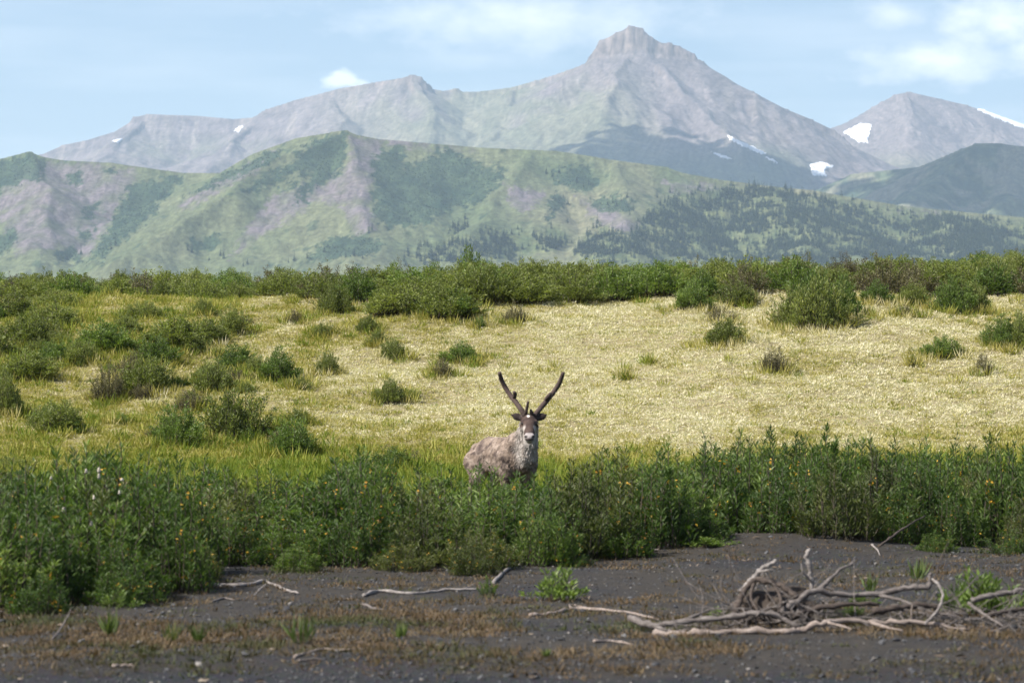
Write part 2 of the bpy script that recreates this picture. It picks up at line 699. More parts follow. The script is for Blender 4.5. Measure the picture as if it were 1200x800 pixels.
def build_mountain(name, ridges, x0, x1, y0, y1, nx, ny, gully, gw, seed, colour_fn, label, fine, famount=.25, base=-20):
    xs = np.linspace(x0, x1, nx)
    ty = np.linspace(0, 1, ny)
    ys = y0 + (y1 - y0) * ty
    X, Y = np.meshgrid(xs, ys)
    wx = X + gw * .8 * perlin(X / (gw * 5), Y / (gw * 5), seed)
    dc = np.clip((crest_dist(X, Y, ridges[0][0]) - gw * .3) / (gw * 4), 0, 1)
    wa = gw * .42 * dc
    H, D = ridge_field(X + wa * fbm(X / (gw * 2.6), Y / (gw * 3.5), seed + 7, 4), Y + wa * fbm(X / (gw * 2.6), Y / (gw * 3.5), seed + 8, 4), ridges)
    D = np.minimum(D * 1.5, np.maximum(D, dc * gw * 2))
    g1 = 1 - np.abs(perlin(wx / gw, Y / (gw * 4.5), seed + 1)) * 2
    g2 = 1 - np.abs(perlin(wx / (gw * .42), Y / (gw * 2.6), seed + 2)) * 2
    g3 = fbm(X / (gw * .5), Y / (gw * .8), seed + 3, 4, .55)
    amp = np.clip(D / (gw * 2.2), 0, 1)
    H = H + amp * gully * (g1 * .62 + g2 * .22) - amp * gully * .55 + (.12 + .88 * amp) * gully * .26 * g3 + gully * .07 * amp * fbm(X / (gw * .12), Y / (gw * .2), seed + 5, 3, .6)
    fl = np.clip((np.hypot(*np.gradient(H, ys, xs)) - .9) / .8, 0, 1)
    H = H + fl * gw * .16 * fbm(X / (gw * .42), Y / (gw * 2), seed + 6, 4, .6)
    H = np.maximum(H, base + 3 * perlin(X / 200, Y / 200, seed))
    V = np.stack([X, Y, H], -1).reshape(-1, 3)
    me = mesh_np(name, V, grid_faces(ny, nx))
    gy, gx = np.gradient(H, ys, xs)
    px, py = to_px(X, Y, H)
    rough_ = .6 * fbm(wx / (gw * .13), Y / (gw * 1.6), seed + 9, 3, .7) + .6 * fbm(X / (gw * .07), Y / (gw * .1), seed + 10, 2, .7)
    C = colour_fn(X, Y, H, D, px, py, np.hypot(gx, gy), g1, g3)
    C = C * (1 + .42 * rough_)[..., None]
    colours(me, np.clip(C, .004, .9).reshape(-1, 3))
    o = obj(name, me, vcol_mat(name + '_cover', .95, fine, .5, 6, famount))
    tag(o, label, None, None, 'structure')
    return o, (xs, ys, H)


def mixc(a, b, t):
    return np.asarray(a) * (1 - t[..., None]) + np.asarray(b) * t[..., None]


def tracks(px, py, polys, soft, jit, seed):
    m = np.zeros(px.shape)
    jx = jit * fbm(px / 9, py / 6, seed, 4, .6)
    for p in polys:
        P = np.array(p)
        s = sdpoly(px, py, p)
        m = np.maximum(m, sstep(-soft, soft, s + jx))
    return m


def col_peak(X, Y, H, D, px, py, sl, g1, g3):
    n = fbm(X / 420, Y / 600, 71, 4)
    n2 = fbm(X / 90, Y / 260, 72, 4)
    rock = mixc((.112, .093, .093), (.158, .133, .13), np.clip(.5 + .6 * n2, 0, 1))
    strat = np.sin(H / 9.0 + 2.2 * n) * .5 + .5
    rock = mixc(rock, rock * .74, strat * np.clip(sl - .4 + .6 * (px < 340), 0, 1))
    fan = fbm((X - 330) / 55 + .0 * Y, Y / 900, 76, 4, .6)
    rock = mixc(rock, np.array((.185, .157, .138)), sstep(.05, .5, fan) * .55 * sstep(70, 110, py))
    green = mixc((.098, .108, .06), (.13, .132, .078), np.clip(.5 + n2, 0, 1))
    gm = sstep(.1, .75, np.clip((py - 78) / 95, 0, 1) + .45 * n + .25 * g1) * .75
    gm = gm * sstep(330, 520, px) * (1 - sstep(690, 800, px + 40 * n)) + .5 * sstep(.2, .8, n + g3 * .3) * (1 - sstep(330, 480, px)) * sstep(150, 180, py)
    c = mixc(rock, green, np.clip(gm, 0, .85))
    lo = sstep(160, 200, py + 10 * n) * sstep(640, 740, px) * (1 - sstep(900, 990, px))
    c = mixc(c, (.062, .08, .048), lo * .9)  # dark green cover that also paints in part of the cloud shadow
    cliff = sstep(.85, 1.5, sl) * (1 - sstep(90, 130, py))
    col = fbm(X / 26, H / 160, 73, 4, .65)
    bed = np.sin(H / 5.5 + 3 * fbm(X / 150, Y / 150, 74, 2))
    c = mixc(c, np.array((.165, .132, .116)) * (1 + .40 * np.clip(col, -.9, 1) + .25 * bed)[..., None], cliff * .9)
    crag = sstep(.1, .5, fbm(X / 60, H / 30, 75, 4, .6)) * sstep(780, 830, px) * (1 - sstep(1000, 1040, px)) * (1 - sstep(35, 60, np.abs(py - (95 + (px - 850) * .5))))
    c = mixc(c, (.085, .07, .066), crag * .6)
    return c


peak_ridges = [
    ([(-260, 235, 9900), (-60, 205, 9800), (50, 181, 9700), (75, 170, 9700), (100, 165, 9700), (150, 150, 9700), (160, 137, 9700), (175, 134, 9700),
      (230, 136, 9700), (275, 140, 9650), (300, 138, 9600), (315, 128, 9550), (350, 117, 9500), (385, 108, 9450), (400, 104, 9400),
      (440, 97, 9350), (470, 92, 9300), (484, 88, 9300, 45), (492, 90, 9300, 40), (503, 104, 9350), (520, 107, 9350), (535, 104, 9350), (542, 108, 9350), (560, 108, 9330),
      (600, 103, 9300), (640, 92, 9200), (675, 80, 9100), (691, 73, 9050, 8), (699, 59, 9000, 30), (706, 47, 8990, 50), (725, 38, 8990, 66), (740, 31, 8980, 74),
      (750, 33, 8980, 70), (762, 43, 8980, 62), (775, 51, 8990, 38), (795, 54, 9000, 34), (812, 63, 9000, 24), (822, 72, 9000, 10), (850, 93, 9000, 6),
      (880, 107, 9000), (920, 128, 9000), (950, 140, 9000, 30), (975, 152, 9000, 24), (1000, 172, 8950), (1050, 196, 8900), (1110, 215, 8900)], .62, 12),
    ([(735, 68, 8860, 8), (722, 100, 8600, 4), (705, 140, 8250, 2), (660, 215, 7700, 0)], .5, 4),
    ([(775, 75, 8870, 10), (800, 110, 8640, 6), (850, 160, 8250, 3), (900, 235, 7700, 0)], .5, 4),
    ([(600, 106, 9250, 4), (590, 140, 8800, 3), (560, 190, 8200, 0)], .48, 4),
    ([(486, 95, 9280, 14), (510, 130, 8900, 5), (500, 190, 8300, 0)], .5, 4),
    ([(385, 112, 9400, 5), (400, 140, 9000, 5), (380, 200, 8400, 0)], .5, 4),
    ([(300, 142, 9550, 6), (270, 165, 9200, 5), (240, 215, 8700, 0)], .5, 4),
    ([(165, 142, 9650, 14), (130, 172, 9300, 5), (90, 225, 8900, 0)], .5, 4),
    ([(950, 146, 8980, 12), (965, 185, 8600, 3), (960, 240, 8100, 0)], .5, 4),
    ([(850, 96, 8980, 12), (885, 140, 8650, 5), (935, 190, 8300, 0)], .52, 4),
]
peak_o, PEAK = build_mountain('mountain', peak_ridges, -2950, 2150, 7300, 10600, 900, 330, 11, 95, 100, col_peak,
                              'bare grey mauve mountain with a craggy flat-sided summit and a long stepped side ridge', .045, .36)


def col_right(X, Y, H, D, px, py, sl, g1, g3):
    n = fbm(X / 380, Y / 500, 81, 4)
    n2 = fbm(X / 90, Y / 250, 82, 4)
    c = mixc((.118, .098, .095), (.158, .133, .126), np.clip(.5 + .6 * n2, 0, 1))
    gm = sstep(165, 200, py + 12 * n)
    return mixc(c, (.12, .118, .075), gm * .7)


right_ridges = [
    ([(820, 255, 10400), (930, 185, 10300), (975, 152, 10300), (1000, 140, 10300, 14), (1035, 119, 10250, 16), (1050, 111, 10250, 22), (1065, 108, 10250, 22), (1100, 116, 10250), (1130, 123, 10250),
      (1150, 129, 10250), (1200, 147, 10250), (1260, 172, 10300), (1340, 190, 10400), (1480, 215, 10500)], .52, 8),
    ([(1060, 112, 10240, 8), (1075, 150, 9800, 4), (1050, 200, 9200, 0)], .45, 4),
    ([(1150, 134, 10230, 8), (1170, 165, 9900, 4), (1180, 215, 9300, 0)], .45, 4),
]
right_o, RIGHTM = build_mountain('mountain', right_ridges, 350, 2800, 8700, 11300, 480, 240, 9, 85, 140, col_right,
                                 'brown scree mountain with a rounded top beside the big peak', .045, .34)


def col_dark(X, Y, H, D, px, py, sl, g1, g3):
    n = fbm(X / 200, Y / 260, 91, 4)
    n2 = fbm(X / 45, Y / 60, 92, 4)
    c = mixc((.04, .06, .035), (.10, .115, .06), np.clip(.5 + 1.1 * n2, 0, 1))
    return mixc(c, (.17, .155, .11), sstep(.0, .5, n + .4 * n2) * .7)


dark_ridges = [
    ([(900, 262, 6900), (960, 222, 6800), (1000, 204, 6750), (1050, 199, 6700), (1078, 196, 6600), (1100, 187, 6550), (1130, 174, 6500), (1145, 168, 6500), (1170, 168, 6500), (1200, 172, 6500), (1280, 180, 6500), (1420, 200, 6500)], .48, 4),
    ([(1140, 172, 6480, 4), (1100, 210, 6250, 0), (1040, 250, 5900, 0)], .45, 3),
    ([(1200, 176, 6480, 4), (1180, 225, 6150, 0), (1150, 275, 5800, 0)], .45, 3),
]
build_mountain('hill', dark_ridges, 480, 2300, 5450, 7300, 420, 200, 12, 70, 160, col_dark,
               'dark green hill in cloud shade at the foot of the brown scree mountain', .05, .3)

ALDER = [
    [(283, 228), (310, 205), (340, 190), (360, 170), (380, 157), (405, 154), (407, 175), (397, 205), (370, 220), (350, 237), (347, 228), (365, 205), (345, 203), (325, 218)],
    [(150, 217), (200, 208), (220, 205), (190, 235), (175, 255), (145, 280), (120, 305), (102, 310), (120, 280), (135, 250), (145, 230)],
    [(445, 175), (475, 170), (470, 195), (495, 190), (525, 172), (545, 185), (580, 200), (592, 182), (590, 210), (565, 235), (530, 245), (500, 265), (450, 265), (435, 250), (440, 215), (435, 190)],
    [(0, 190), (30, 180), (55, 190), (50, 210), (25, 215), (0, 225), (-60, 230), (-60, 200)],
    [(78, 205), (95, 200), (93, 217), (80, 218)], [(98, 242), (118, 238), (120, 250), (100, 255)], [(92, 270), (112, 266), (110, 282), (92, 283)],
    [(0, 275), (18, 265), (18, 285), (5, 297), (-40, 305), (-40, 280)], [(65, 295), (90, 288), (95, 305), (65, 307)],
    [(380, 280), (430, 275), (450, 287), (445, 295), (400, 303), (350, 308), (370, 295)],
    [(220, 285), (240, 278), (262, 272), (255, 290), (230, 297)], [(300, 200), (345, 172), (320, 178), (258, 205), (215, 232)],
    [(640, 200), (690, 195), (705, 215), (685, 225), (650, 215)], [(690, 232), (720, 228), (745, 235), (740, 250), (700, 245)], [(643, 225), (660, 225), (660, 245), (645, 262)],
    [(120, 197), (135, 196), (133, 201), (121, 202)], [(328, 224), (347, 212), (345, 223)], [(348, 238), (361, 226), (362, 239)],
]
FOREST = [
    [(475, 300), (500, 288), (545, 260), (540, 278), (565, 270), (620, 275), (660, 262), (662, 290), (600, 305), (475, 310)],
    [(750, 262), (765, 245), (790, 228), (850, 222), (925, 224), (960, 230), (1060, 250), (1200, 262), (1340, 268), (1340, 312), (680, 312), (675, 290), (700, 268), (735, 278)],
]
SCREE = [
    [(412, 158), (445, 165), (440, 200), (432, 240), (440, 268), (415, 275), (400, 235), (385, 215), (410, 190)],
    [(20, 196), (60, 189), (130, 195), (162, 206), (147, 226), (126, 262), (104, 302), (60, 290), (20, 296), (0, 258), (-90, 280), (-90, 230), (0, 226)],
    [(210, 240), (260, 207), (330, 174), (300, 202), (250, 227), (215, 247)],
    [(318, 232), (348, 219), (389, 212), (433, 224), (430, 262), (403, 243), (367, 238), (322, 266), (270, 300), (290, 265)],
    [(675, 230), (690, 237), (760, 262), (750, 275), (700, 262)], [(440, 164), (500, 166), (560, 172), (540, 178), (470, 172)],
    [(780, 213), (850, 217), (850, 225), (790, 226)], [(1050, 245), (1110, 248), (1100, 253)], [(590, 215), (640, 225), (620, 250), (600, 240)],
]


def col_hill(X, Y, H, D, px, py, sl, g1, g3):
    n = fbm(X / 170, Y / 240, 111, 4)
    n2 = fbm(X / 30, Y / 50, 112, 4)
    c = mixc((.072, .092, .044), (.112, .12, .064), np.clip(.5 + .7 * n, 0, 1))
    c = mixc(c, (.15, .138, .085), np.clip(sstep(560, 700, px) * (.3 + .5 * n), 0, .7))
    c = mixc(c, c * .7, sstep(.1, .8, n2) * .6)
    jx, jy = px + 5 * fbm(px / 11, py / 7, 113, 4, .6), py + 4 * fbm(px / 11, py / 7, 114, 4, .6)
    s = tracks(jx, jy, SCREE, 2.5, 5, 115)
    scr = mixc((.092, .078, .088), (.13, .11, .116), np.clip(.5 + n2, 0, 1))
    c = mixc(c, scr, s * np.clip(.75 + .5 * n2, 0, 1))
    a = tracks(jx, jy, ALDER, 1.0, 5.5, 116)
    sp_ = sstep(.55, .75, fbm(X / 26, Y / 34, 117, 3)) * .75
    a = np.maximum(a, sp_ * (1 - s))
    ald = mixc((.016, .034, .02), (.036, .058, .03), np.clip(.5 + n2, 0, 1))
    c = mixc(c, ald, a * .92)
    f = tracks(jx, jy, FOREST, 3, 7, 118)
    c = mixc(c, mixc((.05, .07, .03), (.12, .13, .055), np.clip(.45 + .8 * n2, 0, 1)), f * .85)
    return c


hill_ridges = [
    ([(-420, 200, 4700), (-200, 195, 4650), (0, 187, 4600), (35, 178, 4580, 8), (50, 184, 4580), (72, 188, 4580), (130, 191, 4560), (215, 203, 4550), (260, 203, 4520), (300, 180, 4420), (350, 162, 4350), (405, 153, 4300, 8), (420, 159, 4300),
      (440, 163, 4320), (500, 168, 4340), (560, 173, 4340), (600, 175, 4330), (650, 177, 4320), (690, 183, 4320), (720, 188, 4320), (780, 196, 4320), (800, 203, 4320), (850, 212, 4320),
      (900, 218, 4320), (925, 221, 4320), (950, 223, 4320), (1000, 232, 4320), (1060, 242, 4320), (1100, 246, 4320), (1200, 255, 4320), (1340, 262, 4320), (1600, 270, 4320)], .50, 4),
    ([(405, 156, 4290, 3), (345, 178, 4180, 2), (262, 222, 4020, 1), (170, 290, 3800, 0), (120, 340, 3650, 0)], .55, 2),
    ([(405, 156, 4290, 3), (425, 210, 4080, 1), (420, 265, 3850, 0), (410, 340, 3600, 0)], .42, 2),
    ([(620, 178, 4320, 2), (590, 225, 4100, 1), (550, 280, 3850, 0), (530, 340, 3650, 0)], .42, 2),
    ([(35, 180, 4570, 3), (55, 225, 4350, 1), (40, 290, 4050, 0), (20, 340, 3850, 0)], .45, 2),
    ([(-160, 197, 4640, 3), (-120, 250, 4300, 0), (-100, 340, 3900, 0)], .45, 2),
    ([(720, 190, 4310, 2), (735, 235, 4080, 1), (720, 300, 3750, 0), (700, 340, 3600, 0)], .4, 2),
    ([(900, 220, 4310, 2), (930, 255, 4080, 0), (950, 320, 3700, 0)], .3, 2),
    ([(1100, 247, 4310, 2), (1120, 275, 4080, 0), (1140, 330, 3700, 0)], .28, 2),
]
hill_o, HILL = build_mountain('hill', hill_ridges, -1450, 1450, 3350, 4900, 1000, 330, 3.6, 48, 180, col_hill,
                              'long green hill with mauve scree streaks, alder patches and spruce wood on its lower end', .12, .42)


def sample(Hm, x, y):
    xs, ys, H = Hm
    i = np.clip((np.asarray(x) - xs[0]) / (xs[1] - xs[0]), 0, len(xs) - 1.001)
    j = np.clip((np.asarray(y) - ys[0]) / (ys[1] - ys[0]), 0, len(ys) - 1.001)
    i0, j0 = i.astype(int), j.astype(int)
    a, b = i - i0, j - j0
    return (H[j0, i0] * (1 - a) + H[j0, i0 + 1] * a) * (1 - b) + (H[j0 + 1, i0] * (1 - a) + H[j0 + 1, i0 + 1] * a) * b


# snow lying on the mountains
SNOW = solid('old_snow', (.55, .56, .58), .8, col2=(.80, .81, .82), scale=.05)


def surf_hit(Hm, px, py, ya, yb):
    d = ray(px, py)
    Y = np.linspace(ya, yb, 1200)
    z = CAMZ + d[2] * Y
    g = sample(Hm, d[0] * Y, Y)
    k = np.nonzero(z <= g)[0]
    return None if len(k) == 0 else np.array([d[0] * Y[k[0]], Y[k[0]], g[k[0]]])


def snow(poly, Hm, ya, yb, label):
    P = np.array(poly, float)
    st = .6
    xs = np.arange(P[:, 0].min() - 1, P[:, 0].max() + 1, st)
    ys = np.arange(P[:, 1].min() - 1, P[:, 1].max() + 1, st)
    X, Y = np.meshgrid(xs, ys)
    S = sdpoly(X, Y, poly) + 1.0 * fbm(X / 4, Y / 3, 130, 3)
    idx, V, keep = {}, [], []
    for j in range(len(ys)):
        for i in range(len(xs)):
            if S[j, i] > -.35:
                h = surf_hit(Hm, X[j, i], Y[j, i], ya, yb)
                if h is None:
                    continue
                lift = 2.6 * min(1, max(-.25, S[j, i])) + .6
                idx[(j, i)] = len(V)
                V.append(h + np.array([0, -lift, lift]))
    Fq = []
    for (j, i) in idx:
        q = [(j, i), (j + 1, i), (j + 1, i + 1), (j, i + 1)]
        if all(k in idx for k in q):
            vs = [V[idx[k]] for k in q]
            if max(v[1] for v in vs) - min(v[1] for v in vs) < 120:
                Fq.append([idx[k] for k in q])
    if not Fq:
        return
    c = np.mean(V, 0)
    o = obj('snow_patch', mesh_py('snow_patch', np.array(V) - c, Fq), SNOW)
    o.location = c
    tag(o, label, 'snow', 'snow patches on the mountains')


snow([(988, 155), (1008, 145), (1022, 146), (1019, 158), (1017, 168), (1004, 166)], RIGHTM, 8800, 10600, 'large white snow patch on the flank of the brown scree mountain facing the big peak')
snow([(949, 193), (962, 190), (978, 195), (966, 200), (969, 207), (952, 206)], PEAK, 7400, 9600, 'notched snow patch at the foot of the big peak where the slopes meet')
snow([(852, 159), (866, 165), (882, 172), (898, 180), (892, 181), (872, 173), (855, 164)], PEAK, 7400, 9600, 'long thin snow streak slanting down the shaded slope of the big peak')
snow([(833, 178), (846, 182), (860, 187), (846, 186)], PEAK, 7400, 9600, 'short thin snow streak below the long one on the big peak')
snow([(1011, 186), (1022, 184), (1031, 190), (1020, 193)], RIGHTM, 8800, 10600, 'small oval snow patch low on the brown scree mountain')
snow([(130, 166), (138, 163), (144, 163), (139, 168)], PEAK, 7600, 10400, 'small flat snow patch below the squared-off end of the far ridge')
snow([(274, 154), (279, 149), (285, 148), (281, 156)], PEAK, 7600, 10400, 'small upright snow patch in the dip of the long far ridge')
snow([(1135, 123), (1165, 131), (1200, 145), (1250, 164), (1250, 172), (1196, 150), (1160, 136)], RIGHTM, 9200, 10600, 'long snow field along the skyline of the brown scree mountain')
snow([(897, 184), (908, 188), (911, 192), (901, 188)], PEAK, 7400, 9600, 'tiny snow fleck at the lower end of the long snow streak')

# ------------------------------------------------------------------ leaf meshes


def unit(v):
    return v / (np.linalg.norm(v, axis=-1, keepdims=True) + 1e-9)


def leaf_arrays(P, Dr, Nn, Ln, Wd, fold=.15):
    Dr = unit(Dr)
    S = unit(np.cross(Dr, Nn))
    Nn = np.cross(S, Dr)
    n = len(P)
    Ln, Wd = np.broadcast_to(Ln, n)[:, None], np.broadcast_to(Wd, n)[:, None]
    mid = P + Dr * Ln * .45
    V = np.stack([P, mid + S * Wd / 2 + Nn * Wd * fold, P + Dr * Ln - Nn * Ln * .08, mid - S * Wd / 2 + Nn * Wd * fold], 1).reshape(-1, 3)
    b = np.arange(n)[:, None] * 4
    T = np.concatenate([b + np.array([[0, 1, 2]]), b + np.array([[0, 2, 3]])], 1).reshape(-1, 3)
    return V, T


def leaf_mesh(name, P, Dr, Nn, Ln, Wd, tint, fold=.15):
    V, T = leaf_arrays(P, Dr, Nn, Ln, Wd, fold)
    me = mesh_np(name, V, T, False)
    t = np.repeat(np.asarray(tint), 4)
    colours(me, np.stack([t, t, t], 1))
    return me


def shrub_meshes(seed, Wd, Ht, nst, per, leaf, lw, upright=.3, t0=.3, spread=.05, disc=.12, ragged=1.3):
    """stems rise from a root disc and arch out; leaves ride on side twigs along them"""
    g = np.random.default_rng(seed)
    stems, P, Dr = [], [], []
    ti = []
    lob = g.uniform(0, 6.28, 3)
    for k in range(nst):
        a = g.uniform(0, 6.283)
        q = math.sqrt(g.uniform(0, 1))
        lobed = 1 + .28 * math.sin(2 * a + lob[0]) + .2 * math.sin(3 * a + lob[1]) + .1 * math.sin(7 * a + lob[2])
        b0 = np.array([math.cos(a), math.sin(a), 0]) * Wd * disc * q
        r = q * Wd / 2 * lobed * g.uniform(.7, 1.05)
        h = Ht * (1 - .62 * q * q) * g.uniform(.45, 1.0)
        if g.random() < .2:
            h *= g.uniform(1.0, ragged)
            r *= g.uniform(.9, 1.2)
        tip = np.array([math.cos(a) * r, math.sin(a) * r, h])
        ctl = b0 + (tip - b0) * .5 + np.array([math.cos(a), math.sin(a), 0]) * (-.5 + upright) * r * .3 + np.array([0, 0, h * .12])
        t = np.linspace(0, 1, 6)[:, None]
        C = (1 - t) ** 2 * b0 + 2 * t * (1 - t) * ctl + t * t * tip + g.normal(0, .012 * Ht, (6, 3)) * t
        rd = np.linspace(.008, .002, 6) * (Ht + .4)
        stems.append(tube_np(C, rd, 3))
        n = max(4, int(per * g.uniform(.7, 1.3)))
        tt = t0 + (1 - t0) * np.sort(g.random(n)) ** .85
        pos = np.stack([np.interp(tt, t[:, 0], C[:, i]) for i in range(3)], 1)
        tan = unit(np.stack([np.interp(tt, t[:, 0], np.gradient(C[:, i])) for i in range(3)], 1))
        az = np.arange(n) * 2.4 + g.uniform(0, 6)
        rad = np.stack([np.cos(az), np.sin(az), g.uniform(-.1, .5, n)], 1)
        sp = spread * (1.15 - tt)[:, None] * g.random((n, 1))
        P.append(pos + rad * sp)
        Dr.append(unit(tan * g.uniform(.4, 1.1, (n, 1)) + rad * g.uniform(.4, 1.0, (n, 1))))
        ti.append(np.clip(g.normal(.5, .22, n) + g.normal(0, .12), 0, 1))
    P, Dr, ti = np.concatenate(P), np.concatenate(Dr), np.concatenate(ti)
    n = len(P)
    Nn = unit(np.stack([g.normal(0, .6, n), g.normal(0, .6, n), np.ones(n)], 1))
    lm = leaf_mesh('foliage', P, Dr, Nn, leaf * g.uniform(.6, 1.25, n), lw * g.uniform(.7, 1.2, n), ti)
    V, Fl = join_np(stems)
    sm = mesh_py('stems', V, Fl)
    return sm, lm, P


BARK = solid('shrub_bark', (.03, .028, .018), .85, col2=(.075, .06, .04), scale=30)
LEAF_OLIVE = leaf_mat('willow_leaf_olive', [(.0, (.06, .078, .018)), (.45, (.145, .172, .045)), (.8, (.22, .25, .07)), (1, (.30, .295, .11))], .38, .55)
LEAF_GREEN = leaf_mat('willow_leaf_green', [(.0, (.042, .068, .014)), (.45, (.105, .16, .034)), (.8, (.17, .23, .052)), (1, (.24, .28, .085))], .38, .5)
LEAF_DARK = leaf_mat('thicket_leaf_green', [(.0, (.02, .042, .010)), (.45, (.06, .104, .02)), (.8, (.105, .158, .032)), (1, (.17, .205, .052))], .4, .55)
LEAF_THIN = leaf_mat('thicket_leaf_olive', [(.0, (.03, .042, .012)), (.45, (.075, .095, .024)), (.8, (.125, .14, .04)), (1, (.2, .17, .06))], .38, .55)
LEAF_BROWN = leaf_mat('twiggy_leaf_brown', [(.0, (.05, .042, .022)), (.45, (.10, .09, .042)), (.8, (.15, .14, .06)), (1, (.20, .18, .09))], .2, .6)
LEAF_YELLOW = leaf_mat('yellow_leaf', [(.0, (.35, .17, .02)), (.5, (.55, .30, .03)), (1, (.6, .42, .06))], .3, .5)
FLUFF = solid('seed_fluff', (.30, .27, .22), .9, col2=(.46, .42, .36), scale=40)

# bank willow kinds: aspect about 0.62; base sizes in metres
BUSH = {}
for key, mat, seeds in (('olive', LEAF_OLIVE, (1, 2, 3)), ('green', LEAF_GREEN, (4, 5, 6)), ('brown', LEAF_BROWN, (7, 8))):
    BUSH[key] = []
    for s in seeds:
        if key == 'brown':
            sm, lm, _ = shrub_meshes(s, 1.3, .95, 80, 30, .065, .022, .4, .2, .12, .34)
        else:
            sm, lm, _ = shrub_meshes(s, 1.5, 1.0, 105, 46, .085, .032, .3, .08, .19, .36, 1.2)
        sm.materials.append(BARK)
        lm.materials.append(mat)
        BUSH[key].append((sm, lm))


def plant_bush(key, k, loc, wid, hgt, label, group, rz=None, name='willow_shrub'):
    sm, lm = BUSH[key][k % len(BUSH[key])]
    bw, bh = (1.3, .95) if key == 'brown' else (1.5, 1.0)
    r = empty(name, loc, random.uniform(0, 6.28) if rz is None else rz, (wid / bw, wid / bw, hgt / bh))
    obj('stems', sm, None, r)
    obj('foliage', lm, None, r)
    tag(r, label, 'shrub', group)
    return r


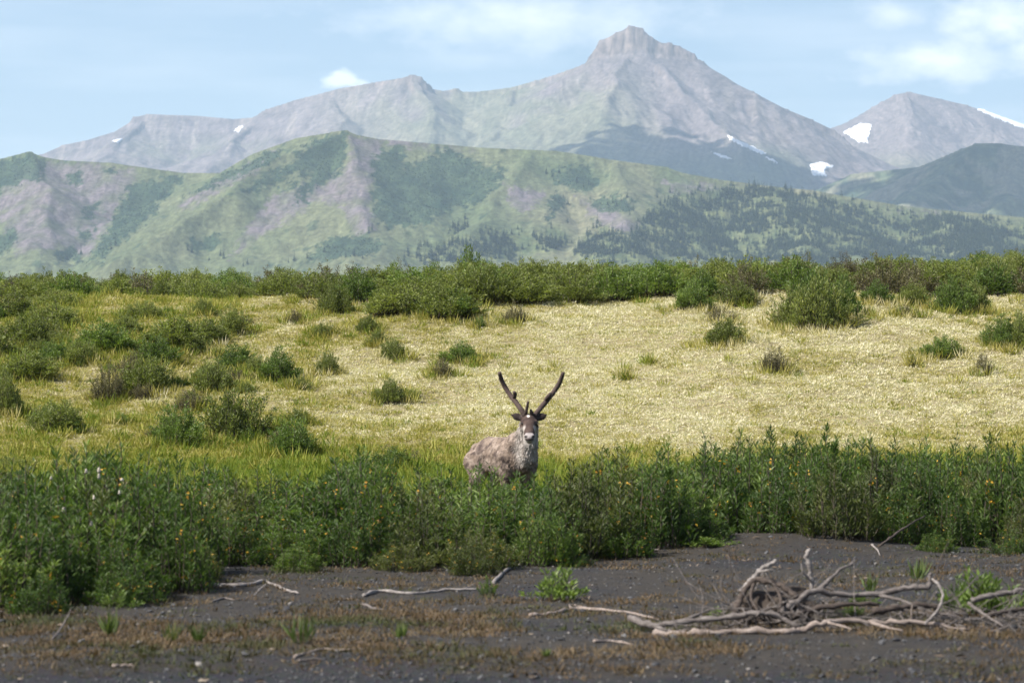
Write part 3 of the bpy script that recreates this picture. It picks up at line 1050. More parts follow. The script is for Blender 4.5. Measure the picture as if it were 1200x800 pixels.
# every shrub that stands apart on the bank: px, base row, top row, width in px, kind, label
SINGLE = [
    (185, 426, 394, 46, 'green', 'pale green leafy shrub rising behind the dark pair on the bank'),
    (172, 457, 416, 58, 'olive', 'dark broad shrub below the pale green leafy one on the bank'),
    (252, 461, 424, 52, 'olive', 'yellowish loose shrub between the dark broad shrub and the bushy green one'),
    (277, 434, 404, 48, 'green', 'mid-green rounded shrub just uphill of the yellowish loose shrub'),
    (327, 447, 411, 48, 'green', 'bushy dark green shrub at the end of the shrub cluster toward the pale grass'),
    (269, 390, 361, 36, 'olive', 'dark upright shrub alone under the top band of willows'),
    (238, 369, 350, 27, 'olive', 'small dark shrub tucked under the willow band, next to bright grass'),
    (171, 374, 352, 40, 'olive', 'low olive shrub under the band on the yellow-green slope'),
    (119, 411, 377, 66, 'green', 'wide green shrub heading the dense shrub mass on the greener slope'),
    (206, 403, 373, 78, 'olive', 'widest olive shrub spreading above the pale green leafy one'),
    (227, 414, 391, 38, 'olive', 'dark shrub hugging the downhill edge of the widest olive shrub'),
    (95, 425, 399, 44, 'olive', 'dark shrub squeezed below the wide green shrub'),
    (128, 469, 429, 44, 'brown', 'purple-brown twiggy shrub beside the dark broad shrub'),
    (66, 504, 469, 62, 'olive', 'solitary feathery green shrub low on the greener side of the bank'),
    (143, 498, 484, 20, 'green', 'tiny green shrub by the solitary feathery one'),
    (208, 522, 476, 58, 'green', 'leafy green shrub just behind the front thicket'),
    (222, 482, 457, 42, 'brown', 'brownish shrub between the dark broad shrub and the leafy green one'),
    (280, 514, 458, 74, 'olive', 'tall fine-leaved willow shrub just behind the front thicket'),
    (343, 534, 491, 58, 'green', 'round compact deep green shrub near the front thicket'),
    (345, 379, 363, 24, 'brown', 'small brown twiggy shrub on pale grass below the band'),
    (380, 395, 378, 24, 'olive', 'small round shrub near the brown twiggy one on pale grass'),
    (392, 368, 333, 40, 'olive', 'dark shrub bulging down from the willow band'),
    (383, 440, 411, 26, 'olive', 'narrow shrub in the middle of the bank'),
    (350, 457, 441, 28, 'olive', 'low shrub beside the narrow one in mid bank'),
    (350, 497, 479, 32, 'olive', 'low spreading shrub uphill of the round compact one'),
    (35, 402, 368, 66, 'olive', None), (30, 442, 413, 74, 'olive', None), (4, 488, 438, 44, 'olive', None), (70, 362, 338, 50, 'olive', None),
    (60, 384, 355, 60, 'olive', None), (-25, 420, 380, 80, 'olive', None), (-60, 460, 415, 80, 'green', None), (12, 372, 342, 60, 'olive', None), (62, 426, 400, 50, 'green', None),
    (10, 556, 534, 46, 'olive', 'low shrub at the foot of the bank beside the front thicket'),
    (430, 389, 369, 27, 'olive', 'uppermost shrub of the short slanting trio on the bank'),
    (442, 406, 387, 22, 'olive', 'middle shrub of the short slanting trio on the bank'),
    (462, 421, 397, 27, 'olive', 'lowest shrub of the short slanting trio on the bank'),
    (604, 379, 357, 30, 'brown', 'brownish round shrub on pale grass straight above the caribou'),
    (562, 385, 370, 16, 'green', 'tiny green shrub near the brownish round one'),
    (541, 425, 402, 44, 'green', 'bright green spreading shrub on the pale grass'),
    (517, 441, 419, 28, 'brown', 'grey-brown shrub touching the bright green spreading one'),
    (456, 471, 446, 38, 'olive', 'round olive shrub alone on the pale grass'),
    (529, 372, 342, 58, 'green', 'dark green bulge of shrub at the lower edge of the band'),
    (848, 403, 374, 46, 'olive', 'dark round shrub below two smaller ones on the pale slope'),
    (842, 379, 358, 34, 'brown', 'brown shrub directly above the dark round one'),
    (812, 362, 331, 46, 'green', 'green shrub at the band edge beside the brown one'),
    (733, 445, 434, 11, 'green', 'tiny green shrub in the open pale grass, the lower one'),
    (762, 427, 418, 11, 'green', 'tiny green shrub in the open pale grass, the upper one'),
    (458, 550, 525, 48, 'green', 'low green shrub behind the front thicket beside the caribou'),
    (962, 385, 326, 62, 'olive', 'largest shrub on the pale slope, middle of the big clump hanging below the band'),
    (932, 383, 341, 48, 'olive', 'low skirt of the big clump below the band, toward the lone grey-brown shrub'),
    (986, 374, 328, 46, 'green', 'greener end of the big clump below the band'),
    (950, 372, 322, 56, 'green', 'top of the big clump where it meets the band'),
    (907, 436, 407, 34, 'brown', 'grey-brown twiggy shrub alone on the pale slope'),
    (1027, 356, 330, 38, 'green', 'green shrub under the band beside the largest shrub'),
    (1070, 358, 332, 38, 'olive', 'shrub under the band between the green one and the dark pair'),
    (1060, 372, 357, 28, 'brown', 'low brown shrub under the band on the pale slope'),
    (1118, 368, 327, 44, 'green', 'greener half of the dark shrub pair under the band'),
    (1140, 366, 330, 40, 'olive', 'olive half of the dark shrub pair under the band'),
    (1103, 418, 394, 44, 'green', 'neat dark green shrub by itself on the pale slope'),
    (1172, 407, 372, 36, 'green', 'upright green shrub downhill of the dark pair'),
    (1200, 408, 366, 44, 'olive', 'shrub next to the upright green one at the slope edge'),
    (1152, 439, 414, 20, 'brown', 'thin brownish shrub below the upright green one'),
    (1070, 428, 416, 12, 'green', 'tiny shrub beside the neat dark green one'),
    (862, 358, 329, 44, 'olive', 'shrub in the notch of the band above the brown one'),
    (1250, 400, 360, 60, 'olive', None), (1290, 430, 395, 50, 'green', None),
    (152, 440, 418, 36, 'brown', 'brown-tinged shrub at the left edge of the dark broad shrub'),
    (300, 440, 418, 34, 'olive', 'small shrub filling the gap beside the bushy dark green one'),
    (240, 448, 428, 30, 'olive', 'small dull shrub behind the yellowish loose one'),
    (148, 392, 368, 40, 'olive', 'shrub linking the wide green shrub to the widest olive one'),
]
SKIRT = []
for k, (px, py, top, wp, key, label) in enumerate(SINGLE):
    c = ground_hit(px, py, 34.5, 72)
    SKIRT.append((c[0], c[1], wp * c[1] / F))
    m = c[1] / F
    grp = 'shrubs apart on the bank' if label else 'shrubs of the dense mass on the greener side'
    plant_bush(key, k, (c[0], c[1], c[2] - .03), wp * m * 1.22, (py - top) * m * 1.22, label or 'olive willow shrub in the dense mass on the greener side of the bank', grp)

COMP = 0
rc = random.Random(21)
for (px, py, top, wp, key, label) in list(SINGLE):
    if wp < 34 or px > 480 or px < -30:
        continue
    for k in range(2 if px < 340 else 1):
        qx, qy = px + rc.uniform(-.75, .75) * wp, py + rc.uniform(-14, 9)
        c = ground_hit(qx, qy, 34.5, 72)
        m = c[1] / F
        w_ = wp * rc.uniform(.35, .7)
        plant_bush(rc.choice(['olive', 'green', 'olive', 'brown']), rc.randrange(6), (c[0], c[1], c[2] - .03), w_ * m * 1.2, w_ * m * rc.uniform(.45, .75), 'small ragged shrub crowding the larger ones on the greener side of the bank', 'small shrubs crowding the larger ones')
        COMP += 1

# band of willows along the top of the bank
LOW = ([-200, 0, 60, 110, 250, 370, 450, 520, 560, 640, 700, 760, 830, 880, 1000, 1100, 1200, 1400], [354, 352, 346, 342, 340, 352, 360, 366, 352, 352, 356, 350, 348, 346, 345, 343, 348, 350])
TOP = ([-200, 0, 150, 300, 420, 540, 555, 700, 900, 1050, 1200, 1400], [317, 317, 312, 310, 306, 299, 301, 301, 299, 294, 291, 290])
rb = random.Random(5)
BANDN = 0
for row in range(6):
    px = -230 + rb.uniform(0, 30)
    while px < 1430:
        lo, tp = np.interp(px, *LOW), np.interp(px, *TOP)
        c0 = ground_hit(px, lo, 45, 72)
        Y = c0[1] + row * 1.9 + rb.uniform(-.5, .5)
        if row and Y < 61 and rb.random() < .15:
            px += 20
            continue
        x = ray(px, 400)[0] * Y
        z = float(ground_h(x, Y))
        _, gpy = to_px(np.array(x), np.array(Y), np.array(z))
        full = (float(gpy) - tp) * Y / F
        lim = min(1.35, full * rb.choice([.72, .85, .95, 1.0, 1.05]) * rb.uniform(.92, 1.05))
        h = max(.4, min(lim, rb.uniform(.6, 1.0)) if row < 4 else lim)
        kind = rb.choice(['olive', 'olive', 'green', 'olive', 'olive', 'brown'] if px < 900 else ['olive', 'green', 'olive', 'olive', 'green', 'olive', 'brown'])
        plant_bush(kind, rb.randrange(9), (x, Y, z - .04), rb.uniform(.9, 1.8), h, '%s willow shrub in the dense band along the top of the bank' % {'olive': 'olive-leaved', 'green': 'fresh green', 'brown': 'brownish twiggy'}[kind], 'willow shrubs of the band on top of the bank')
        BANDN += 1
        px += rb.uniform(40, 62)
for Y, px, h in ((70, 549, 1.35), ):
    x = ray(px, 400)[0] * Y
    plant_bush('green', 1, (x, Y, float(ground_h(x, Y)) - .03), 1.0, h, 'one taller green shrub poking above the willow band', None)

# ------------------------------------------------------------------ front thicket
THICK = []
for s in range(8):
    sm, lm, P = shrub_meshes(40 + s, .95, 1.0, 52, 52, .075, .02, .6, .04, .085, .42, 1.12)
    sm.materials.append(BARK)
    lm.materials.append((LEAF_DARK, LEAF_DARK, LEAF_THIN, LEAF_DARK, LEAF_GREEN, LEAF_DARK, LEAF_THIN, LEAF_DARK)[s])
    g = np.random.default_rng(90 + s)
    q = g.choice(len(P), 34, replace=False)
    q = q[(P[q, 2] > .12) & (P[q, 2] < .8)]
    Py = P[q] + g.normal(0, .015, (len(q), 3))
    rep = np.repeat(Py, 3, 0) + g.normal(0, .012, (len(Py) * 3, 3))
    ym = leaf_mesh('yellow_leaves', rep, g.normal(0, 1, (len(rep), 3)), g.normal(0, 1, (len(rep), 3)), .034, .022, g.random(len(rep)))
    ym.materials.append(LEAF_YELLOW)
    THICK.append((sm, lm, ym, P))
BASE = ([-250, 0, 60, 120, 205, 232, 260, 400, 560, 640, 720, 780, 815, 845, 900, 1000, 1080, 1200, 1450], [722, 716, 712, 708, 700, 672, 668, 664, 668, 664, 656, 650, 640, 626, 624, 634, 640, 646, 650])
TOPL = ([-250, 0, 60, 120, 200, 250, 330, 400, 430, 470, 530, 600, 640, 675, 720, 760, 850, 950, 1040, 1100, 1200, 1450], [560, 560, 545, 530, 545, 550, 560, 548, 538, 554, 556, 562, 560, 548, 534, 538, 526, 516, 520, 532, 524, 520])
rt = random.Random(9)
TGROUP = 'leafy willows of the front thicket'
TLABEL = ['plain green leafy willow inside the dense thicket before the caribou', 'plain green leafy willow on the gravel edge of the thicket', 'plain green leafy willow at the back of the thicket facing the bank',
          'green leafy willow dotted with yellow leaves inside the dense thicket', 'green leafy willow dotted with yellow leaves on the gravel edge of the thicket', 'green leafy willow dotted with yellow leaves at the back of the thicket']
tn = 0
CX, CY = -.11, 33.45                      # caribou base
for row in range(-1, 9):
    px = -330 + rt.uniform(0, 40)
    while px < 1530:
        bpy_ = np.interp(px, *BASE)
        c0 = ground_hit(px, bpy_, 10, 40)
        Y = c0[1] + .35 + row * .78 + rt.uniform(-.2, .2)
        x = ray(px, 400)[0] * Y
        step = rt.uniform(62, 92) * (1.35 if row < 0 else 1)
        near_c = abs(x - CX) < 1.05 and Y > 32.0
        if Y < 36.5 and not near_c and not (row < 0 and 780 < px < 1060):
            z = float(ground_h(x, Y))
            _, gp = to_px(np.array(x), np.array(Y), np.array(z))
            full = (float(gp) - np.interp(px, *TOPL)) * Y / F
            if row >= 6 or Y > 31:
                h = full * rt.uniform(.9, 1.3)
            else:
                h = full * rt.uniform(.7, 1.25) * (.72 if row == 0 else 1)
            h = min(max(h, .3), 1.3)
            if row < 0:
                h = rt.uniform(.16, .42)
            k = rt.randrange(len(THICK))
            w = rt.uniform(.85, 1.2) * (.8 if row == 0 else .5 if row < 0 else 1)
            r = empty('leafy_willow', (x, Y, z - .02), rt.uniform(0, 6.28), (w, w, h))
            obj('stems', THICK[k][0], None, r)
            obj('foliage', THICK[k][1], None, r)
            yel = int(rt.random() < .8)
            if yel:
                obj('yellow_leaves', THICK[k][2], None, r)
            tag(r, TLABEL[(1 if row <= 0 else 2 if Y > 31.5 else 0) + 3 * yel], 'shrub', TGROUP)
            tn += 1
        px += step
# a few shoots that stand clear of the thicket, and one fluffy willow
TALL = []
for s in range(3):
    sm, lm, _ = shrub_meshes(70 + s, .28, 1.0, 5, 34, .07, .017, .85, .25, .03, .3)
    sm.materials.append(BARK)
    lm.materials.append(LEAF_DARK if s else LEAF_BROWN)
    TALL.append((sm, lm))
for k, (px, Y, top) in enumerate([(140, 26.0, 512), (108, 26.5, 520), (425, 29, 506), (408, 29.5, 522), (712, 31, 516), (740, 31.5, 524), (380, 29, 530), (185, 25.5, 528), (870, 32, 508), (835, 31, 512), (985, 32, 500), (1060, 32, 512), (300, 27, 540), (60, 25, 528), (30, 25.2, 540), (82, 25.5, 532), (165, 26.2, 520), (215, 26.4, 536), (240, 27, 530), (270, 27.5, 538), (330, 28, 534), (352, 28.4, 528), (455, 29, 540), (480, 30, 545), (675, 30.5, 535), (775, 31, 520), (905, 32, 505), (940, 32.2, 512), (1020, 32, 506), (1110, 31.5, 516), (1150, 31, 512), (1185, 31, 506)]):
    p = at(px, top, Y)
    z = float(ground_h(p[0], Y))
    r = empty('willow_shoot', (p[0], Y, z), k * 1.3, (1, 1, p[2] - z))
    sm, lm = TALL[k % 3]
    obj('stems', sm, None, r)
    obj('foliage', lm, None, r)
    tag(r, 'slim willow shoot standing clear above the front thicket', 'shrub', 'slim shoots above the thicket')


def lump(seed, r, sub=2, amp=.25):
    bm = bmesh.new()
    bmesh.ops.create_icosphere(bm, subdivisions=sub, radius=r)
    g = random.Random(seed)
    o = Vector((g.random() * 9, g.random() * 9, g.random() * 9))
    from mathutils import noise as mn
    for v in bm.verts:
        v.co *= 1 + amp * mn.noise(v.co / r * 1.3 + o) + amp * .5 * mn.noise(v.co / r * 3.1 + o)
    me = bpy.data.meshes.new('lump')
    bm.to_mesh(me)
    bm.free()
    for p in me.polygons:
        p.use_smooth = True
    return me


fluffy = empty('leafy_willow', (*at(122, 560, 23.2)[:2], 0), .4, (1.15, 1.15, 1.0))
fluffy.location.z = float(ground_h(fluffy.location.x, 23.2))
obj('stems', THICK[2][0], None, fluffy)
obj('foliage', THICK[2][1], None, fluffy)
fl = lump(3, .02, 3, .7)
for k, (px, py) in enumerate([(116, 551), (116, 558), (143, 562), (140, 577), (110, 583), (75, 597), (93, 612), (107, 614), (101, 552), (60, 560)]):
    p = at(px, py, 22.7) - np.array(fluffy.location)
    b = obj('seed_tuft', fl, FLUFF, fluffy)
    b.location = (p[0] / 1.15, p[1] / 1.15, p[2])
    fluffy_rot = Matrix.Rotation(-.4, 3, 'Z')
    b.location = fluffy_rot @ b.location
    b.scale = [random.uniform(.35, .75) * q for q in (1, 1, 1.5)]
tag(fluffy, 'willow with white seed tufts in the front thicket', 'shrub', None)

# ------------------------------------------------------------------ low cover: bank grass, strip weeds, pebbles


def tuft(seed, n, ln, wd, rad, lay, curl=.2):
    g = np.random.default_rng(seed)
    a = g.uniform(0, 6.283, n)
    q = np.sqrt(g.random(n))
    P = np.stack([np.cos(a) * q * rad, np.sin(a) * q * rad, np.zeros(n)], 1)
    b = a + g.normal(0, .8, n)
    lean = np.clip(g.normal(lay, .25, n), .05, 1.5)
    Dr = np.stack([np.cos(b) * np.sin(lean), np.sin(b) * np.sin(lean), np.cos(lean)], 1)
    Nn = np.stack([np.cos(b), np.sin(b), .3 * np.ones(n)], 1) + g.normal(0, .3, (n, 3))
    return leaf_mesh('tuft', P, Dr, Nn, ln * g.uniform(.55, 1.25, n), wd * g.uniform(.7, 1.3, n), np.clip(g.normal(.5, .25, n), 0, 1))


GRASS = leaf_mat('bank_grass', [(.0, (.10, .18, .016)), (.25, (.235, .25, .033)), (.5, (.375, .325, .09)), (.72, (.50, .445, .25)), (1.0, (.65, .60, .455))], .3, .8, True, .22)
protos = [(tuft(200 + k, 26, .065, .011, .10, .8), GRASS) for k in range(3)] + [(tuft(210 + k, 26, .042, .014, .10, .95), GRASS) for k in range(3)] + [(tuft(220 + k, 20, .17, .011, .09, .5), GRASS) for k in range(2)]
n = 185000
Yr = 32 + (78 - 32) * RNG.random(n) ** .92
Xr = (RNG.random(n) * 2 - 1) * (Yr * .19 + 4.5)
keep = ~((np.abs(Xr - CX) < .9) & (np.abs(Yr - CY) < .9))
Xr, Yr = Xr[keep], Yr[keep]
SK = []
for (sx, sy, sw) in SKIRT:
    k = int(46 * max(sw, .3))
    a_, q_ = RNG.uniform(0, 6.28, k), RNG.uniform(.3, .95, k) * sw
    SK.append(np.stack([sx + np.cos(a_) * q_, sy + np.sin(a_) * q_], 1))
SK = np.concatenate(SK)
nsk = len(SK)
Xr, Yr = np.concatenate([Xr, SK[:, 0]]), np.concatenate([Yr, SK[:, 1]])
n = len(Xr)
tn_ = bank_tint(Xr, Yr)
tn_[-nsk:] = tn_[-nsk:] * .5
tn_ = np.clip(tn_ * .98 - .05 + RNG.normal(0, .17, n) + .20 * fbm(Xr * 1.6, Yr * 1.0, 66, 3) + .14 * fbm(Xr * .45, Yr * .3, 67, 2) - .45 * (RNG.random(n) < .07), 0, .9)
pick = np.where(tn_ > .5, RNG.integers(3, 6, n), RNG.integers(0, 3, n))
pick = np.where((tn_ < .3) & (RNG.random(n) < np.where(Yr < 43, .5, .06)), RNG.integers(6, 8, n), pick)
pick[-nsk:] = RNG.integers(6, 8, nsk)
rot = np.stack([RNG.normal(0, .12, n), RNG.normal(0, .12, n), RNG.uniform(0, 6.28, n)], 1)
o = scatter('bank_grass', np.stack([Xr, Yr, ground_h(Xr, Yr) - .01], 1), rot, RNG.uniform(.7, 1.5, n), tn_, pick, protos)
tag(o, 'pale dry and yellow-green grass covering the bank', 'grass', None, 'stuff')

WEED = leaf_mat('strip_weed', [(.0, (.04, .058, .015)), (.3, (.065, .07, .022)), (.55, (.085, .06, .027)), (.8, (.115, .07, .034)), (1.0, (.17, .125, .07))], .2, .7, True, .3)
protos = [(tuft(230 + k, 10, .06, .007, .07, .6), WEED) for k in range(3)] + [(tuft(240 + k, 18, .04, .011, .09, 1.0), WEED) for k in range(2)]
n = 50000
Yr = RNG.uniform(15.6, 30, n)
Xr = (RNG.random(n) * 2 - 1) * (Yr * .19 + 4.5)
wv = sstep(15.9, 16.9, Yr + .6 * perlin(Xr * .5, 2.2, 5)) * (1 - .75 * sstep(19.5, 22.5, Yr)) * sstep(-.35, .6, fbm(Xr * .7, Yr * .7, 53, 3) + .1 + .22 * sstep(1.0, -1.5, Xr))
keep = RNG.random(n) < wv * .8 + .012
Xr, Yr = Xr[keep], Yr[keep]
n = len(Xr)
tw = np.clip(.45 + .5 * fbm(Xr * .8, Yr * .8, 64, 3) + RNG.normal(0, .12, n), 0, .8)
o = scatter('strip_weeds', np.stack([Xr, Yr, ground_h(Xr, Yr) - .005], 1), np.stack([np.zeros(n), np.zeros(n), RNG.uniform(0, 6.28, n)], 1), RNG.uniform(.45, 1.15, n), tw, RNG.integers(0, 5, n), protos)
tag(o, 'sparse reddish brown and green weeds on the gravel strip', 'weeds', None, 'stuff')

m, nt, N, L, out = new_mat('pebble')
ai = N('ShaderNodeAttribute')
ai.attribute_type = 'INSTANCER'
ai.attribute_name = 'tint'
rp = ramp(N, [(.0, (.015, .0155, .0175)), (.5, (.035, .0355, .04)), (.88, (.08, .08, .082)), (.97, (.12, .108, .095)), (1, (.19, .175, .16))])
L(ai.outputs['Fac'], rp.inputs[0])
pb = N('ShaderNodeBsdfPrincipled')
pb.inputs['Roughness'].default_value = .8
L(rp.outputs[0], pb.inputs['Base Color'])
L(pb.outputs[0], out.inputs['Surface'])
PEB = m
protos = [(lump(300 + k, .5, 1, .3), PEB) for k in range(5)]
n = 62000
Yr = RNG.uniform(12.5, 30, n)
Xr = (RNG.random(n) * 2 - 1) * (Yr * .19 + 4.5)
keep = RNG.random(n) < np.where(Yr < 17, 1, .55)
Xr, Yr = Xr[keep], Yr[keep]
n = len(Xr)
s = .010 + .016 * RNG.random(n) ** 3 + .03 * (RNG.random(n) < .012)
scl = np.stack([s * RNG.uniform(.8, 1.4, n), s * RNG.uniform(.8, 1.4, n), s * RNG.uniform(.45, .8, n)], 1)
o = scatter('pebbles', np.stack([Xr, Yr, ground_h(Xr, Yr) + s * .12], 1), RNG.uniform(0, 6.28, (n, 3)) * np.array([.1, .1, 1]), scl, RNG.random(n) ** 1.1, RNG.integers(0, 5, n), protos)
tag(o, 'small dark pebbles strewn over the gravel', 'pebbles', None, 'stuff')

# pale flecks of dead leaf and bark chips
CHIP = leaf_mat('litter', [(0, (.05, .038, .028)), (.6, (.11, .08, .058)), (1, (.20, .165, .13))], .1, .8, True, .2)
protos = [(tuft(260 + k, 3, .06, .018, .05, 1.45), CHIP) for k in range(3)]
n = 500
Yr = RNG.uniform(15, 29, n)
Xr = (RNG.random(n) * 2 - 1) * (Yr * .19 + 4.5)
o = scatter('leaf_litter', np.stack([Xr, Yr, ground_h(Xr, Yr) + .012], 1), np.stack([np.zeros(n), np.zeros(n), RNG.uniform(0, 6.28, n)], 1), RNG.uniform(.4, 1.3, n), RNG.random(n) ** 2 * .9, RNG.integers(0, 3, n), protos)
tag(o, 'dead leaves and bark flecks scattered on the dark gravel', 'litter', None, 'stuff')

# ------------------------------------------------------------------ low leafy plants on the gravel
PLANT = []
for s in range(4):
    sm, lm, _ = shrub_meshes(400 + s, .42, .26, 26, 16, .05, .018, .5, .1, .03, .3)
    sm.materials.append(BARK)
    lm.materials.append(LEAF_GREEN)
    PLANT.append((sm, lm))
for k, (px, py, wp, hp, label) in enumerate([
        (652, 704, 78, 42, 'low rounded green plant on the gravel in front of the thicket'),
        (572, 698, 24, 22, 'tiny green plant against the pale stick on the gravel'),
        (1158, 722, 96, 60, 'green leafy plant growing through the driftwood heap end'),
        (1124, 718, 56, 44, 'smaller green plant beside the arching driftwood twig'),
        (1010, 708, 46, 16, 'flat green plant between the driftwood branches'),
        (1000, 722, 30, 14, 'flat green plant low in the driftwood heap'),
        (830, 640, 60, 14, 'flat green plant by the sand mound'),
        (140, 712, 44, 26, 'low green plant at the foot of the thicket by the seed tufts'),
        (155, 690, 50, 40, 'leafy plant leaning out of the thicket by the seed tufts'),
        (840, 722, 30, 12, 'flat plant beside the driftwood root clod')]):
    c = ground_hit(px, py, 10, 34)
    mm = c[1] / F
    r = empty('leafy_plant', (c[0], c[1], c[2] - .01), k * 1.7, (wp * mm / .42, wp * mm / .42, hp * mm / .24))
    obj('stems', PLANT[k % 4][0], None, r)
    obj('foliage', PLANT[k % 4][1], None, r)
    tag(r, label, 'plant')
GREENG = leaf_mat('green_grass', [(0, (.05, .08, .02)), (.5, (.10, .14, .035)), (1, (.20, .19, .07))], .3, .6)
for k, (px, py, hp, label) in enumerate([
        (352, 754, 34, 'bright green grass tuft on the weedy strip'), (200, 752, 22, 'green grass tuft low on the weedy strip, far from the driftwood'),
        (232, 752, 18, 'short grass tuft beside the taller one on the strip'), (640, 770, 10, 'tiny grass tuft on bare dark gravel'),
        (1020, 694, 22, 'yellow-green grass tuft behind the driftwood branches'), (1075, 680, 26, 'dry grass tuft by the upturned driftwood end'),
        (130, 745, 28, 'dry grass tuft on the strip beyond the seedling'), (470, 748, 18, 'brownish tuft in the middle of the weedy strip')]):
    c = ground_hit(px, py, 10, 34)
    mm = c[1] / F
    me = tuft(420 + k, 34, hp * mm * 1.0, .011, hp * mm * .28, .35)
    me.name = 'grass_tuft'
    o = obj('grass_tuft', me, GREENG)
    o.location = c
    tag(o, label, 'grass')

# ------------------------------------------------------------------ driftwood


def wood_mat(name, c1, c2, c3):
    m, nt, N, L, out = new_mat(name)
    tc = N('ShaderNodeTexCoord')
    mp = N('ShaderNodeMapping')
    mp.inputs['Scale'].default_value = (5, 40, 40)
    L(tc.outputs['Object'], mp.inputs[0])
    nz = N('ShaderNodeTexNoise')
    nz.inputs['Scale'].default_value = 1.5
    nz.inputs['Detail'].default_value = 7
    nz.inputs['Roughness'].default_value = .7
    L(mp.outputs[0], nz.inputs['Vector'])
    rp = ramp(N, [(.3, c1), (.5, c2), (.72, c3)])
    L(nz.outputs[0], rp.inputs[0])
    p = N('ShaderNodeBsdfPrincipled')
    p.inputs['Roughness'].default_value = .85
    p.inputs['Specular IOR Level'].default_value = .2
    L(rp.outputs[0], p.inputs['Base Color'])
    b = N('ShaderNodeBump')
    b.inputs['Strength'].default_value = .7
    b.inputs['Distance'].default_value = .01
    L(nz.outputs[0], b.inputs['Height'])
    L(b.outputs[0], p.inputs['Normal'])
    L(p.outputs[0], out.inputs['Surface'])
    return m


PALE = wood_mat('bleached_wood', (.075, .066, .062), (.20, .178, .166), (.36, .33, .305))
TAN = wood_mat('barkless_tan_wood', (.10, .078, .064), (.22, .178, .153), (.37, .315, .28))
GREY = wood_mat('weathered_grey_wood', (.045, .038, .034), (.12, .103, .095), (.26, .235, .218))
DARKW = wood_mat('dark_root_wood', (.025, .02, .017), (.06, .047, .04), (.12, .095, .08))


def stick(name, pts, rpx, mat, label, Y=None, group='driftwood in the heap', taper=.45, branches=(), seed=0):
    """pts in photo pixels: (px, py) rests on the ground, (px, py, Y) stands at its own distance"""
    def world(q):
        if len(q) == 3:
            p = at(*q)
            p[2] = max(p[2], float(ground_h(p[0], p[1])) + rpx * .5 * p[1] / F)
            return p
        if Y is not None:
            p = at(q[0], q[1], Y)
            p[2] = max(p[2], float(ground_h(p[0], p[1])) + .01)
            return p
        p = ground_hit(q[0], q[1], 10, 34)
        return p
    P = smooth_line([world(q) for q in pts], 5)
    g = np.random.default_rng(seed + len(label))
    r0 = rpx * .88 * P[0][1] / F
    P = P + np.stack([fbm(np.arange(len(P)) * .5, np.full(len(P), 3.3 + i), seed + i, 2) for i in range(3)], 1) * r0 * .35
    if Y is None and len(pts[0]) == 2:
        P[:, 2] = np.maximum(P[:, 2], ground_h(P[:, 0], P[:, 1])) + r0 * .6
    P = P + g.normal(0, .16 * r0, P.shape)
    rad = r0 * np.linspace(1, taper, len(P)) * (1 + .16 * g.normal(size=len(P)))
    rad[-1] *= .5
    c = P[0].copy()
    V, Fl = tube_np(P - c, rad, 9, .16, seed)
    o = obj(name, mesh_py(name, V, Fl), mat)
    o.location = c
    tag(o, label, 'driftwood', group)
    for bp_, br in branches:
        Q = smooth_line([world(q) for q in bp_], 6)
        rb_ = br * .8 * Q[0][1] / F
        rd = rb_ * np.linspace(1, .4, len(Q)) * (1 + .12 * g.normal(size=len(Q)))
        V, Fl = tube_np(Q - c, rd, 7, .14, seed + 3)
        obj('side_branch', mesh_py('side_branch', V, Fl), mat, o)
    return o


ST = 'loose sticks on the gravel'
stick('driftwood_stick', [(222, 685), (250, 687), (290, 687), (312, 683), (330, 691), (350, 697)], 3.2, PALE, 'crooked bleached stick with a fork near the thicket corner', group=ST, branches=[([(313, 684), (303, 692), (298, 697)], 2.0)], seed=1)
stick('driftwood_stick', [(248, 706), (262, 702), (276, 704)], 1.8, GREY, 'short grey stick just below the crooked forked one', group=ST, seed=2)
stick('driftwood_stick', [(427, 700), (445, 694), (480, 697), (520, 693), (562, 692)], 3.0, PALE, 'long bleached stick lying level on the open gravel', group=ST, branches=[([(535, 693), (548, 688), (555, 684)], 1.6)], seed=3)
stick('driftwood_stick', [(578, 684), (591, 671), (604, 665), (619, 660)], 2.8, PALE, 'pale stick slanting up into the thicket', group=ST, seed=4)
stick('driftwood_stick', [(424, 709), (436, 714), (450, 716)], 2.2, GREY, 'short stub of wood beneath the long bleached stick', group=ST, seed=5)
stick('driftwood_stick', [(622, 723), (648, 721), (670, 715), (690, 715), (730, 718), (771, 727)], 3.0, TAN, 'long tan stick bowed in the middle, leading to the heap', group=ST, branches=[([(672, 715), (668, 708), (690, 712)], 1.5)], seed=6)
stick('driftwood_stick', [(345, 771), (365, 765), (382, 762), (405, 763), (436, 760)], 2.4, TAN, 'tan stick along the edge of the bare gravel', group=ST, seed=7)
stick('driftwood_stick', [(350, 775), (366, 773), (378, 774)], 2.0, GREY, 'short chip under the tan edge stick', group=ST, seed=8)
stick('driftwood_stick', [(132, 784), (146, 782), (158, 784)], 2.8, TAN, 'short thick chip of wood lying on bare gravel', group=ST, taper=.8, seed=9)
stick('driftwood_stick', [(696, 753), (716, 752), (742, 756)], 2.4, TAN, 'short tan stick just off the clod end of the driftwood heap', group=ST, seed=10)
stick('driftwood_stick', [(478, 757), (495, 755), (520, 757)], 1.8, GREY, 'thin grey stick in the weeds of the strip', group=ST, seed=11)
stick('driftwood_stick', [(52, 700), (62, 693), (78, 688)], 1.8, GREY, 'thin stick at the foot of the seed-tufted thicket', group=ST, seed=12)
stick('driftwood_stick', [(60, 752), (75, 730, 18.2), (84, 712, 18.3)], 1.4, GREY, 'thin dead stem leaning over the weedy strip', group=ST, seed=13)
